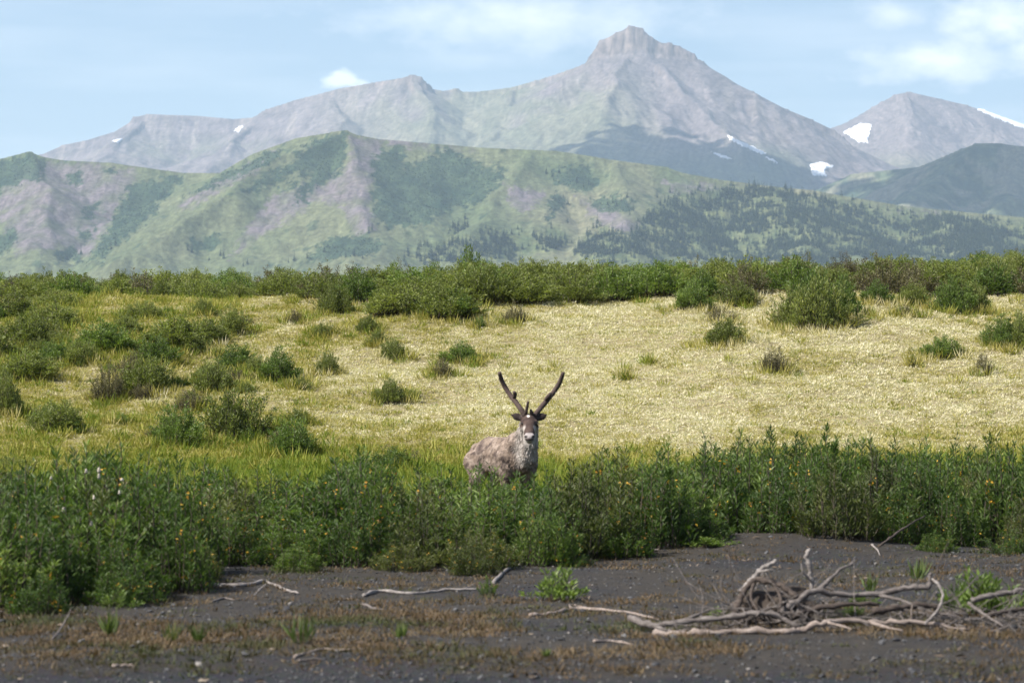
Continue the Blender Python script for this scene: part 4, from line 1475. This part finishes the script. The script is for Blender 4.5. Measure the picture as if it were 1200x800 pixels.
stick('driftwood_stick', [(1030, 640, 28.0), (1046, 628, 28.2), (1066, 614, 28.5), (1084, 604, 28.8)], 1.8, DARKW, 'dead grey branch leaning against the thicket behind the heap', group=ST, taper=.5, seed=14)
stick('driftwood_stick', [(1022, 640), (1028, 645), (1031, 652)], 1.5, PALE, 'small pale curl of wood on the sand mound', group=ST, seed=15)
stick('driftwood_stick', [(752, 636), (762, 643), (772, 646)], 1.8, PALE, 'short pale stick at the thicket edge by the mound', group=ST, seed=16)

YH = 18.6
stick('driftwood_branch', [(764, 749, 18.45), (790, 751, 18.4), (820, 750, 18.4), (866, 745, 18.45), (920, 746, 18.45), (938, 739, 18.5), (957, 731, 18.5), (985, 727, 18.55), (1024, 728, 18.6), (1058, 728, 18.6), (1095, 731, 18.6), (1135, 744, 18.6)], 5.2, TAN,
      'longest tan branch lying along the front of the driftwood heap', taper=.5, branches=[([(1018, 728, 18.6), (1040, 735, 18.5), (1058, 748, 18.45)], 3.2), ([(970, 729, 18.5), (990, 734, 18.4), (998, 737, 18.35)], 2.4)], seed=20)
stick('driftwood_branch', [(738, 722, 18.9), (765, 733, 18.7), (805, 727, 18.7), (851, 724, 18.7), (885, 718, 18.7), (908, 720, 18.7), (938, 735, 18.65)], 4.2, GREY,
      'grey branch humped behind the longest tan one', taper=.85, branches=[([(800, 727, 18.7), (822, 718, 18.8), (838, 712, 18.9)], 2.6), ([(765, 733, 18.7), (790, 740, 18.55), (806, 738, 18.5)], 2.8)], seed=21)
stick('driftwood_branch', [(1084, 731, 18.55), (1098, 716, 18.6), (1105, 699, 18.65), (1100, 685, 18.7), (1092, 677, 18.75)], 2.2, PALE, 'thin twig arching up at the leafy end of the heap', taper=.7, seed=22)
stick('driftwood_branch', [(915, 716, 18.8), (934, 704, 18.85), (955, 692, 18.9), (978, 696, 18.95), (1020, 697, 19.0), (1050, 691, 19.0), (1072, 688, 19.0), (1087, 688, 19.0), (1091, 670, 19.0)], 4.4, GREY, 'grey limb with an upturned stub across the top of the heap', taper=.7,
      branches=[([(1030, 697, 19.0), (1060, 704, 18.9), (1083, 716, 18.8)], 2.8)], seed=23)
stick('driftwood_branch', [(951, 690, 19.0), (951, 678, 19.0), (948, 664, 19.0), (946, 653, 19.0), (948, 642, 19.0)], 3.2, PALE, 'bleached stub standing upright on the heap', taper=.8, branches=[([(950, 680, 19.0), (941, 670, 18.95), (939, 660, 18.95)], 2.0)], seed=24)
stick('driftwood_branch', [(868, 694, 19.0), (880, 680, 19.0), (892, 667, 19.0), (902, 661, 19.0), (910, 656, 19.0)], 4.0, PALE, 'forked pale root end jutting from the dark root mass', taper=.55, branches=[([(888, 670, 19.0), (898, 668, 18.9), (906, 667, 18.9)], 2.2)], seed=25)
stick('driftwood_branch', [(918, 720, 18.8), (938, 701, 18.9), (962, 687, 19.0), (985, 668, 19.1), (1003, 656, 19.2)], 3.4, GREY, 'grey branch slanting up through the heap', taper=.4, branches=[([(962, 687, 19.0), (975, 690, 19.0), (985, 699, 19.0)], 2.0)], seed=26)
stick('driftwood_branch', [(862, 718, 18.9), (868, 700, 18.95), (882, 680, 19.0), (905, 681, 18.95), (922, 690, 18.9), (936, 700, 18.85)], 5.0, DARKW, 'dark bent root at the near side of the root mass', taper=.6, branches=[([(884, 681, 19.0), (880, 700, 18.9), (890, 718, 18.75)], 3.0), ([(905, 681, 18.95), (915, 702, 18.8), (910, 722, 18.7)], 3.0)], seed=27)
stick('driftwood_branch', [(1140, 703, 19.0), (1165, 697, 19.05), (1188, 693, 19.1), (1216, 688, 19.2)], 4.0, GREY, 'grey branch end lying past the leafy plant', taper=.7, seed=28)
stick('driftwood_branch', [(1135, 706, 18.9), (1152, 718, 18.8), (1178, 735, 18.65)], 2.4, GREY, 'thin stick slanting down below the grey branch end', taper=.6, seed=29)
stick('driftwood_branch', [(1158, 722, 18.8), (1185, 714, 18.9), (1220, 712, 19.0)], 3.6, DARKW, 'dark branch under the grey branch end', taper=.8, seed=30)
stick('driftwood_stick', [(1094, 684, 19.1), (1100, 664, 19.1), (1112, 632, 19.2)], 1.2, DARKW, 'thin dead stem leaning up by the upturned stub', seed=31)
stick('driftwood_stick', [(860, 700, 19.0), (857, 664, 19.0), (853, 636, 19.0)], .9, DARKW, 'thin upright dead stem beside the root clod', seed=32)
stick('driftwood_stick', [(1068, 726, 18.6), (1068, 716, 18.6), (1069, 708, 18.6)], 1.3, TAN, 'short upright peg near the arching twig', seed=33)
stick('driftwood_branch', [(1022, 716, 18.75), (1050, 712, 18.8), (1080, 708, 18.85), (1100, 712, 18.85)], 4.6, DARKW, 'dark log buried under the top limb', taper=.8, seed=34)
stick('driftwood_branch', [(930, 722, 18.75), (960, 712, 18.8), (1000, 708, 18.85), (1030, 706, 18.9)], 4.0, DARKW, 'dark branch in the middle of the heap', taper=.7, seed=35)

# fine twigs and rootlets caught in the heap
parts = []
g = np.random.default_rng(77)
for k in range(340):
    c = at(g.choice([g.uniform(850, 950), g.uniform(900, 1110), g.uniform(1110, 1230), g.uniform(770, 900)]), 0, 0 + 1)
    px = (c[0] * F + 600)
    Yk = g.uniform(18.55, 19.4)
    x = (px - 600) / F * Yk
    gz = float(ground_h(x, Yk))
    hz = .14 * math.exp(-((px - 900) / 60) ** 2) + .09 * math.exp(-((px - 1040) / 90) ** 2) + .07 * math.exp(-((px - 1170) / 60) ** 2) + .02
    p0 = np.array([x, Yk, gz + g.uniform(-.01, hz)])
    a = g.uniform(0, 6.28)
    d = np.array([math.cos(a), math.sin(a) * .5, g.normal(0, .45)])
    ln = g.uniform(.10, .42)
    pts = [p0, p0 + d * ln * .5 + g.normal(0, .025, 3), p0 + d * ln + g.normal(0, .04, 3)]
    for q in pts:
        q[2] = max(q[2], float(ground_h(q[0], q[1])) + .004)
    parts.append(tube_np(smooth_line(pts, 3), np.linspace(g.uniform(.003, .0065), .002, 7), 4))
V, Fl = join_np(parts)
o = obj('twigs', mesh_py('twigs', V, Fl), GREY)
tag(o, 'tangle of fine twigs and rootlets caught in the driftwood heap', 'twigs', None, 'stuff')

# root plate: a clod of earth bound in roots
me = lump(9, .25, 4, .5)
EARTH = solid('root_earth', (.03, .024, .02), .95, col2=(.075, .058, .046), scale=16, bump=.9)
rp_ = at(908, 712, 19.05)
root = empty('root_clod', (rp_[0], 19.1, float(ground_h(rp_[0], 19.1))))
b = obj('earth', me, EARTH, root)
b.scale = (.95, .6, .58)
b.location = (0, 0, .05)
parts = []
for k in range(36):
    a = g.uniform(0, 6.28)
    e = g.uniform(-.1, 1.1)
    d = np.array([math.cos(a) * math.cos(e), math.sin(a) * math.cos(e), math.sin(e)])
    p0 = d * np.array([.2, .12, .12]) + [0, 0, .05]
    p2 = p0 + d * g.uniform(.05, .16) + np.array([0, 0, -.03])
    p2[2] = max(p2[2], .01)
    parts.append(tube_np(smooth_line([p0, (p0 + p2) / 2 + g.normal(0, .02, 3), p2], 3), np.linspace(.009, .003, 7), 5))
V, Fl = join_np(parts)
tag(obj('rootlets', mesh_py('rootlets', V, Fl), DARKW, root), kind='stuff')
tag(root, 'dark clod of earth and roots at one end of the driftwood heap', 'root', None)

# ------------------------------------------------------------------ caribou
th = R(25)
FW = np.array([math.sin(th), -math.cos(th), 0])
LF = np.array([math.cos(th), math.sin(th), 0])
BZ = float(ground_h(CX, CY))


def B3(u, v, w):
    return u * FW + v * LF + np.array([0, 0, w])


def build_caribou():
    root = empty('caribou', (CX, CY, BZ))
    tag(root, 'grey-brown caribou with velvet antlers standing behind the thicket, facing the viewer', 'caribou')
    bm = bmesh.new()

    def ball(c, r, sc=(1, 1, 1), rotm=None):
        mt = Matrix.Translation(Vector(c)) @ (rotm.to_4x4() if rotm is not None else Matrix.Identity(4)) @ Matrix.Diagonal((*[r * s for s in sc], 1))
        bmesh.ops.create_icosphere(bm, subdivisions=3, radius=1, matrix=mt)

    def chain(pts, sc=(1, 1, 1), rotm=None):
        for (a, ra), (b, rb_) in zip(pts[:-1], pts[1:]):
            a, b = np.array(a), np.array(b)
            nn = max(2, int(np.linalg.norm(b - a) / (min(ra, rb_) * .4)))
            for t in np.linspace(0, 1, nn, endpoint=False):
                ball(a + (b - a) * t, ra + (rb_ - ra) * t, sc, rotm)
        ball(pts[-1][0], pts[-1][1], sc, rotm)
    rz = Matrix.Rotation(math.atan2(FW[1], FW[0]), 3, 'Z')
    # trunk: deep chest, belly tucked toward the flank
    chain([(B3(-.52, 0, .80), .175), (B3(-.34, 0, .83), .195), (B3(-.1, 0, .82), .20), (B3(.15, 0, .81), .215), (B3(.38, 0, .82), .215), (B3(.52, 0, .82), .175)], (1, .86, 1.08), rz)
    chain([(B3(.30, 0, .96), .13), (B3(.42, 0, .98), .13)], (1, .8, 1), rz)
    chain([(B3(-.50, .06, .84), .13), (B3(-.50, -.06, .84), .13)])
    ball(B3(-.66, 0, .86), .045)
    chain([(B3(-.66, 0, .86), .04), (B3(-.71, 0, .77), .02)])
    for s in (-1, 1):
        chain([(B3(.40, .12 * s, .80), .14), (B3(.42, .13 * s, .62), .095), (B3(.38, .125 * s, .50), .065), (B3(.40, .12 * s, .31), .042), (B3(.40, .12 * s, .12), .031), (B3(.42, .12 * s, .05), .036), (B3(.45, .12 * s, .03), .034)])
        chain([(B3(-.48, .12 * s, .74), .155), (B3(-.40, .13 * s, .58), .10), (B3(-.52, .13 * s, .46), .062), (B3(-.62, .13 * s, .40), .045), (B3(-.58, .13 * s, .25), .034), (B3(-.56, .13 * s, .12), .032), (B3(-.54, .13 * s, .05), .036), (B3(-.50, .13 * s, .03), .034)])
    # neck and mane
    chain([(B3(.46, 0, .93), .175), (np.array([.27, -.58, 1.02]), .135), (np.array([.30, -.70, 1.15]), .105), (np.array([.305, -.76, 1.225]), .095)])
    chain([(np.array([.315, -.76, 1.10]), .085), (np.array([.312, -.72, .98]), .098), (np.array([.30, -.66, .86]), .105), (B3(.60, .02, .74), .09)])
    # head, tilted down toward the viewer
    hx = .308
    chain([((hx, -.78, 1.235), .088), ((hx, -.86, 1.205), .084), ((hx, -.96, 1.14), .070), ((hx, -1.05, 1.085), .062), ((hx, -1.10, 1.06), .060), ((hx, -1.125, 1.045), .054)])
    chain([((hx, -.80, 1.14), .075), ((hx, -.95, 1.07), .052), ((hx, -1.06, 1.025), .042), ((hx, -1.09, 1.015), .036)])
    for s in (-1, 1):
        ball((hx + s * .052, -.84, 1.165), .060)
        ball((hx + s * .068, -.87, 1.225), .034)            # brow
        ball((hx + s * .030, -1.135, 1.065), .032)           # nostril wing
        em = Matrix.Rotation(s * -.28, 3, 'Y')
        ball((hx + s * .135, -.765, 1.283), .066, (1.0, .32, .72), em)
        ball((hx + s * .178, -.765, 1.300), .034, (1.0, .4, .6), em)
        ball((hx + s * .085, -.77, 1.265), .036)
    me0 = bpy.data.meshes.new('body_raw')
    bm.to_mesh(me0)
    bm.free()
    tmp = bpy.data.objects.new('body_raw', me0)
    COL.objects.link(tmp)
    md = tmp.modifiers.new('remesh', 'REMESH')
    md.mode = 'VOXEL'
    md.voxel_size = .0125
    md2 = tmp.modifiers.new('smooth', 'SMOOTH')
    md2.factor = .5
    md2.iterations = 4
    dg = bpy.context.evaluated_depsgraph_get()
    me = bpy.data.meshes.new_from_object(tmp.evaluated_get(dg))
    bpy.data.objects.remove(tmp)
    nv = len(me.vertices)
    co = np.empty(nv * 3, np.float32)
    me.vertices.foreach_get('co', co)
    co = co.reshape(-1, 3).astype(float)
    nr = np.empty(nv * 3, np.float32)
    me.vertices.foreach_get('normal', nr)
    nr = nr.reshape(-1, 3)
    u, v, w = co @ FW, co @ LF, co[:, 2]
    # coat relief
    ht = fbm(u * 14, w * 9 + v * 5, 501, 4)
    co2 = co + nr * (ht * .010 * ((u < .75) & (w > .45)))[:, None]
    me.vertices.foreach_set('co', co2.astype(np.float32).ravel())

    def coat(co, jit=0):
        u, v, w = co @ FW, co @ LF, co[:, 2]
        x, y = co[:, 0], co[:, 1]
        n1 = fbm(u * 5 + v * 2, w * 6, 511, 3)
        n2 = fbm(u * 11 + v * 5, w * 12 - u * 4, 512, 4)
        c = mixc((.165, .124, .098), (.235, .182, .146), np.clip(.5 + .8 * n1, 0, 1))
        c = mixc(c, (.07, .052, .048), np.clip(sstep(.08, .45, n2 + .35 * n1), 0, 1) * .85)
        c = mixc(c, c * .55, sstep(.0, .45, fbm(u * 26 + v * 10, w * 24, 514, 3)) * .6)
        c = mixc(c, (.33, .265, .222), sstep(.1, .5, fbm(u * 9, w * 11 + v * 5, 513, 3)) * .6)
        c = mixc(c, (.36, .29, .245), sstep(.80, .66, w) * .6 * (np.abs(u) < .35))
        # dark moult patch on the hip
        d = np.hypot((u + .33) / .11, (w - .90) / .10)
        c = mixc(c, (.075, .055, .05), sstep(1.1, .6, d + .35 * n2) * .75 * (v < 0.05))
        # neck and mane pale
        nk = sstep(-.47, -.60, y - .25 * (w - 1.0) + .06 * n1) * sstep(.66, .80, w + .06 * n2) * sstep(.10, .20, x + .03 * n1)
        c = mixc(c, mixc((.33, .29, .26), (.46, .42, .385), np.clip(.5 + n2, 0, 1)), nk)
        # legs darker
        c = mixc(c, (.11, .085, .075), sstep(.52, .34, w))
        # head brown
        hd = sstep(-.765, -.80, y) * (w > .95)
        face = np.abs(x - .308)
        ck = sstep(1.165, 1.12, w + .35 * (y + .85)) * sstep(.035, .06, face + .0 * w) * (y > -1.02)
        br = mixc((.045, .03, .026), (.075, .052, .044), np.clip(.5 + n2, 0, 1))
        c = mixc(c, br, hd)
        c = mixc(c, (.36, .32, .29), np.clip(hd * ck, 0, 1))
        # chin and lower jaw pale, white nose rim, dark nostrils
        c = mixc(c, (.34, .31, .285), hd * sstep(1.055, 1.02, w) * (y > -1.08))
        ns = sstep(-1.105, -1.125, y)
        c = mixc(c, (.31, .275, .265), ns * hd * sstep(1.035, 1.05, w) * sstep(1.112, 1.095, w))
        c = mixc(c, (.30, .27, .25), ns * hd * sstep(1.03, 1.01, w))
        for s in (-1, 1):
            d = np.hypot((x - .308 - s * .042) / .019, (w - 1.062) / .017)
            c = mixc(c, (.012, .01, .01), sstep(1.15, .7, d) * (y < -1.10))
        d = np.hypot((x - .308) / .05, (w - 1.022) / .008)
        c = mixc(c, (.05, .04, .04), sstep(1.2, .7, d) * (y < -1.05))
        d = np.hypot((x - .296) / .016, (w - 1.292) / .014)
        c = mixc(c, (.6, .56, .53), sstep(1.2, .6, d) * (y < -.80))
        # ears: dark with paler rim inside
        ear = sstep(.082, .10, face) * (w > 1.235) * (y > -.83)
        c = mixc(c, (.04, .03, .028), ear)
        return c
    colours(me, coat(co))
    for p in me.polygons:
        p.use_smooth = True
    mt = vcol_mat('caribou_coat', .9, 45, .4, .01, .25)
    body = obj('body', me, mt, root)
    # coat tufts
    g = np.random.default_rng(31)
    fc = np.empty(len(me.polygons) * 3, np.float32)
    me.polygons.foreach_get('center', fc)
    fc = fc.reshape(-1, 3).astype(float)
    fn = np.empty(len(me.polygons) * 3, np.float32)
    me.polygons.foreach_get('normal', fn)
    fn = fn.reshape(-1, 3).astype(float)
    y, w = fc[:, 1], fc[:, 2]
    uu = fc @ FW
    ok = (w > .40) & ~((y < -.79) & (w > .98)) & ~((w > 1.235) & (y < -.6))
    idx = np.nonzero(ok)[0]
    idx = g.choice(idx, min(len(idx), 20000), replace=len(idx) < 20000)
    P, Nn = fc[idx], fn[idx]
    mane = sstep(-.45, -.6, P[:, 1]) * sstep(.62, .72, P[:, 2])
    flow = -FW * .5 + np.array([0, 0, -.85])
    Dr = Nn * .35 + flow[None, :] * (1 - .4 * mane)[:, None] + np.array([0, 0, -.4]) * mane[:, None] + g.normal(0, .25, (len(idx), 3))
    Ln = (.02 + .022 * mane) * g.uniform(.6, 1.4, len(idx))
    V, T = leaf_arrays(P - Nn * .003, Dr, Nn, Ln, .010 * g.uniform(.6, 1.3, len(idx)), .1)
    fm = mesh_np('fur', V, T, False)
    cc = coat(P) * g.uniform(.85, 1.12, (len(idx), 1))
    colours(fm, np.repeat(np.clip(cc, 0, 1), 4, 0))
    tag(obj('fur', fm, mt, root), kind='stuff')
    # eyes
    EYE = solid('eye', (.008, .006, .005), .12, spec=.6)
    for s in (-1, 1):
        e = lump(1, .017, 3, 0)
        eo = obj('eye', e, EYE, root)
        eo.location = (hx + s * .077, -.898, 1.205)
    # hooves
    HOOF = solid('hoof', (.02, .017, .015), .5)
    for u0, v0 in ((.46, .12), (.46, -.12), (-.50, .13), (-.50, -.13)):
        hb = bmesh.new()
        for s in (-1, 1):
            bmesh.ops.create_cone(hb, cap_ends=True, segments=10, radius1=.034, radius2=.022, depth=.06, matrix=Matrix.Translation((0, s * .022, .03)) @ Matrix.Diagonal((1.3, .62, 1, 1)))
        hm = bpy.data.meshes.new('hoof')
        hb.to_mesh(hm)
        hb.free()
        ho = obj('hoof', hm, HOOF, root)
        ho.location = B3(u0, v0, 0)
        ho.rotation_euler = (0, 0, math.atan2(FW[1], FW[0]))
    # antlers in velvet, traced against the bank behind
    VEL = solid('antler_velvet', (.045, .03, .026), .9, col2=(.085, .06, .052), scale=30, bump=.4)
    off = np.array([CX, CY, BZ])

    def A(px, py, dy):
        return at(px, py, CY - .80 + dy) - off

    def antler(main, rads, tines, label):
        P = smooth_line([A(*p) for p in main], 6)
        r = np.interp(np.linspace(0, 1, len(P)), np.linspace(0, 1, len(rads)), rads)
        parts = [tube_np(P, r, 10, .06, 5)]
        V, Fl = join_np(parts)
        ao = obj('antler', mesh_py('antler', V, Fl), VEL, root)
        ao['label'] = label
        for pts, rr in tines:
            Q = smooth_line([A(*p) for p in pts], 5)
            V, Fl = tube_np(Q, np.interp(np.linspace(0, 1, len(Q)), np.linspace(0, 1, len(rr)), rr), 9, .06, 6)
            obj('tine', mesh_py('tine', V, Fl), VEL, ao)
    antler([(615, 487, .02), (610.5, 479.5, .03), (604.5, 471, .09), (598.7, 463.7, .15), (592.5, 454.5, .18), (587.7, 445, .16), (585.3, 436.5, .10)], [.034, .030, .029, .030, .028, .028, .027, .022], [
        ([(602.5, 466, .11), (603.5, 461.5, .06), (602.5, 459, .03)], [.025, .024, .017]),
        ([(616, 485, .0), (617.5, 478, -.05), (619, 470.5, -.10)], [.022, .019, .015])], 'dark velvet antler with a short brow tine')
    antler([(626.5, 487, .02), (630, 482.5, .03), (635.5, 475.5, .09), (643, 466.5, .15), (650, 457.5, .18), (656.3, 447, .16), (660, 436.5, .10)], [.034, .030, .029, .031, .028, .028, .027, .022], [
        ([(640, 468, .11), (643, 464, .06), (645.5, 460.5, .05)], [.025, .026, .018]),
        ([(624, 486, .0), (622.5, 482, -.03), (622, 480, -.05)], [.022, .02, .014])], 'dark velvet antler with only a stub at its base')


build_caribou()

# ------------------------------------------------------------------ spruces and alder on the far hill
NEEDLE = leaf_mat('spruce_needles', [(0, (.012, .026, .016)), (.5, (.028, .050, .028)), (1, (.05, .075, .035))], .1, .8, False, .5)
NEEDLE_I = leaf_mat('forest_needles', [(0, (.012, .026, .016)), (.5, (.028, .050, .028)), (1, (.06, .085, .04))], .1, .8, True, .4)
TRUNK = solid('spruce_trunk', (.06, .05, .04), .9, col2=(.11, .09, .08), scale=2)


def spruce(seed, h=11.0):
    g = np.random.default_rng(seed)
    P, Dr, Ln = [], [], []
    for k in range(15):
        t = k / 15
        r = (1 - t) ** .9 * 2.3 * g.uniform(.75, 1.2) + .15
        z = h * (.08 + .92 * t)
        nb = 7 if t < .6 else 5
        for j in range(nb):
            a = j / nb * 6.283 + g.uniform(0, 1)
            P.append((0, 0, z))
            Dr.append((math.cos(a), math.sin(a), -.35 + .5 * t + g.normal(0, .12)))
            Ln.append(r * g.uniform(.7, 1.15))
    P, Dr, Ln = np.array(P, float), np.array(Dr), np.array(Ln)
    P = np.vstack([P, [(0, 0, h * .9)]])
    Dr = np.vstack([Dr, [(0.02, 0, 1)]])
    Ln = np.append(Ln, h * .14)
    Nn = np.tile([0.05, .05, 1.0], (len(P), 1)) + g.normal(0, .35, (len(P), 3))
    return leaf_mesh('crown', P, Dr, Nn, Ln, Ln * .62, g.random(len(P)))


SPR = [spruce(600 + k) for k in range(4)]
FOR = [(spruce(610 + k), NEEDLE_I) for k in range(4)]
tm = mesh_py('trunk', *tube_np([(0, 0, -.5), (0, 0, 5), (0, 0, 10)], [.22, .15, .04], 6))
tm.materials.append(TRUNK)
for s_ in SPR:
    s_.materials.append(NEEDLE)


def hill_points(n, polys, soft=3, seed=1, keepfn=None, thin=1.0):
    g = np.random.default_rng(seed)
    X = g.uniform(-1400, 1400, n)
    Y = g.uniform(3450, 4330 if soft == 3 else 4640, n)
    Z = sample(HILL, X, Y)
    px, py = to_px(X, Y, Z)
    jx, jy = px + 5 * fbm(px / 11, py / 7, 113, 4, .6), py + 4 * fbm(px / 11, py / 7, 114, 4, .6)
    m = tracks(jx, jy, polys, soft, 6, 118 if soft == 3 else 116)
    if keepfn is not None:
        m = m * keepfn(X, Y)
    k = g.random(n) < m * thin
    return X[k], Y[k], Z[k]


fx, fy, fz = hill_points(120000, FOREST, 3, 5, lambda x, y: np.clip(.45 + .9 * fbm(x / 60, y / 60, 140, 3), 0.05, 1))
n = len(fx)
o = scatter('spruce_wood', np.stack([fx, fy, fz - .3], 1), np.stack([np.zeros(n), np.zeros(n), RNG.uniform(0, 6.28, n)], 1), RNG.uniform(.6, 1.3, n), RNG.uniform(0, .6, n), RNG.integers(0, 4, n), FOR)
tag(o, 'spruce wood covering the low end of the far green hill', 'wood', None, 'stuff')
# trees that stand apart, each its own
spots = [(220, 293), (225, 296), (245, 305), (258, 300), (262, 303), (285, 312), (290, 310), (380, 296), (384, 290), (360, 303), (345, 306), (338, 308), (436, 270), (432, 273), (545, 262), (542, 268), (548, 266), (565, 278), (572, 275),
         (478, 296), (490, 300), (70, 305), (78, 303), (84, 301), (130, 292), (135, 288), (120, 300), (650, 235), (655, 238), (660, 232), (665, 240), (700, 262), (705, 265), (695, 268), (688, 275), (712, 240), (718, 238), (722, 242), (728, 236), (735, 232),
         (640, 204), (648, 207), (655, 203), (676, 214), (684, 220), (690, 216), (742, 247), (738, 252), (520, 290), (530, 285), (536, 292), (556, 288), (580, 285), (600, 288), (612, 292), (628, 280), (640, 272), (646, 268), (662, 280), (670, 285), (405, 302), (415, 300), (425, 303),
         (770, 232), (785, 226), (806, 222), (820, 220), (838, 222), (860, 226), (874, 221), (890, 224), (915, 226), (940, 228), (955, 231), (980, 238), (1010, 241), (1040, 247), (20, 285), (12, 280), (95, 298)]
for k, (px, py) in enumerate(spots):
    h = surf_hit(HILL, px, py, 3400, 4400)
    if h is None:
        continue
    r = empty('spruce_tree', h - np.array([0, 0, .3]), k * 1.1, (1.0 + .3 * math.sin(k * 2.1),) * 3)
    obj('trunk', tm, None, r)
    obj('crown', SPR[k % 4], None, r)
    tag(r, 'small dark spruce standing apart on the far green hill', 'tree', 'spruces apart on the far hill')
# alder scrub
ALD_I = leaf_mat('alder_leaf', [(0, (.016, .034, .02)), (.5, (.032, .054, .028)), (1, (.06, .085, .042))], .15, .8, True, .4)


def alder(seed):
    g = np.random.default_rng(seed)
    n = 60
    d = unit(g.normal(0, 1, (n, 3)))
    d[:, 2] = np.abs(d[:, 2])
    P = d * np.array([1.5, 1.5, 1.7]) * g.uniform(.6, 1, (n, 1))
    return leaf_mesh('alder', P - d * .3, d + g.normal(0, .5, (n, 3)), g.normal(0, 1, (n, 3)), 1.1, .9, g.random(n))


ax, ay, az_ = hill_points(120000, ALDER, 1.2, 6)
n = len(ax)
o = scatter('alder_scrub', np.stack([ax, ay, az_ - .2], 1), np.stack([np.zeros(n), np.zeros(n), RNG.uniform(0, 6.28, n)], 1), RNG.uniform(.3, .65, n), RNG.uniform(.2, .6, n), RNG.integers(0, 3, n), [(alder(620 + k), ALD_I) for k in range(3)])
tag(o, 'dark green alder scrub in patches on the far green hill', 'scrub', None, 'stuff')

# ------------------------------------------------------------------ clouds overhead that shade the far slopes
CLOUD = solid('cloud_white', (.85, .86, .88), 1.0, spec=0)


def cloud(target, alt, rx, ry, seed, label):
    p = np.array(target, float)
    t = (alt - p[2]) / SUND[2]
    c = p + SUND * t
    g = random.Random(seed)
    bm = bmesh.new()
    for k in range(14):
        a = g.uniform(0, 6.28)
        q = math.sqrt(g.random())
        rr = g.uniform(.32, .55)
        bmesh.ops.create_icosphere(bm, subdivisions=3, radius=1, matrix=Matrix.Translation((math.cos(a) * q * rx * .5, math.sin(a) * q * ry * .5, g.uniform(0, 60))) @ Matrix.Diagonal((rx * rr, ry * rr, 130 * g.uniform(.6, 1.2), 1)))
    for k in range(620):
        a = g.uniform(0, 6.28)
        q = .55 + abs(g.gauss(0, .42))
        rr = g.uniform(14, 42)
        bmesh.ops.create_icosphere(bm, subdivisions=1, radius=1, matrix=Matrix.Translation((math.cos(a) * q * rx, math.sin(a) * q * ry, g.uniform(0, 60))) @ Matrix.Diagonal((rr, rr, rr * .5, 1)))
    from mathutils import noise as mn
    for v in bm.verts:
        v.co += Vector((1, 1, .5)) * 60 * mn.noise(v.co / 140 + Vector((seed, 0, 0)))
        if v.co.z < -40:
            v.co.z = -40 + (v.co.z + 40) * .15
    me = bpy.data.meshes.new('cloud')
    bm.to_mesh(me)
    bm.free()
    for f in me.polygons:
        f.use_smooth = True
    o = obj('cloud', me, CLOUD)
    o.location = c
    tag(o, label, 'cloud', 'clouds shading the far slopes')


cloud(at(850, 214, 7950), 2300, 320, 250, 1, 'white cumulus cloud shading the lower slope of the big peak')
cloud(at(1160, 225, 6300), 2300, 420, 420, 2, 'white cumulus cloud shading the dark green hill')

# ------------------------------------------------------------------ air
bm = bmesh.new()
bmesh.ops.create_cube(bm, size=1)
hm = bpy.data.meshes.new('haze')
bm.to_mesh(hm)
bm.free()
hz = obj('haze', hm)
hz.scale = (20500, 20800, 1330 + 45)
hz.location = (0, 20800 / 2 - 400, (1330 - 45) / 2)
m, nt, N, L, out = new_mat('air_haze')
pv = N('ShaderNodeVolumePrincipled')
pv.inputs['Color'].default_value = (.56, .755, 1.0, 1)
pv.inputs['Density'].default_value = 5.6e-5
pv.inputs['Anisotropy'].default_value = 0.0
L(pv.outputs[0], out.inputs['Volume'])
hm.materials.append(m)
tag(hz, 'pale blue summer haze over the valley', 'haze', None, 'stuff')
print('SHRUBS band', BANDN, 'thicket', tn)
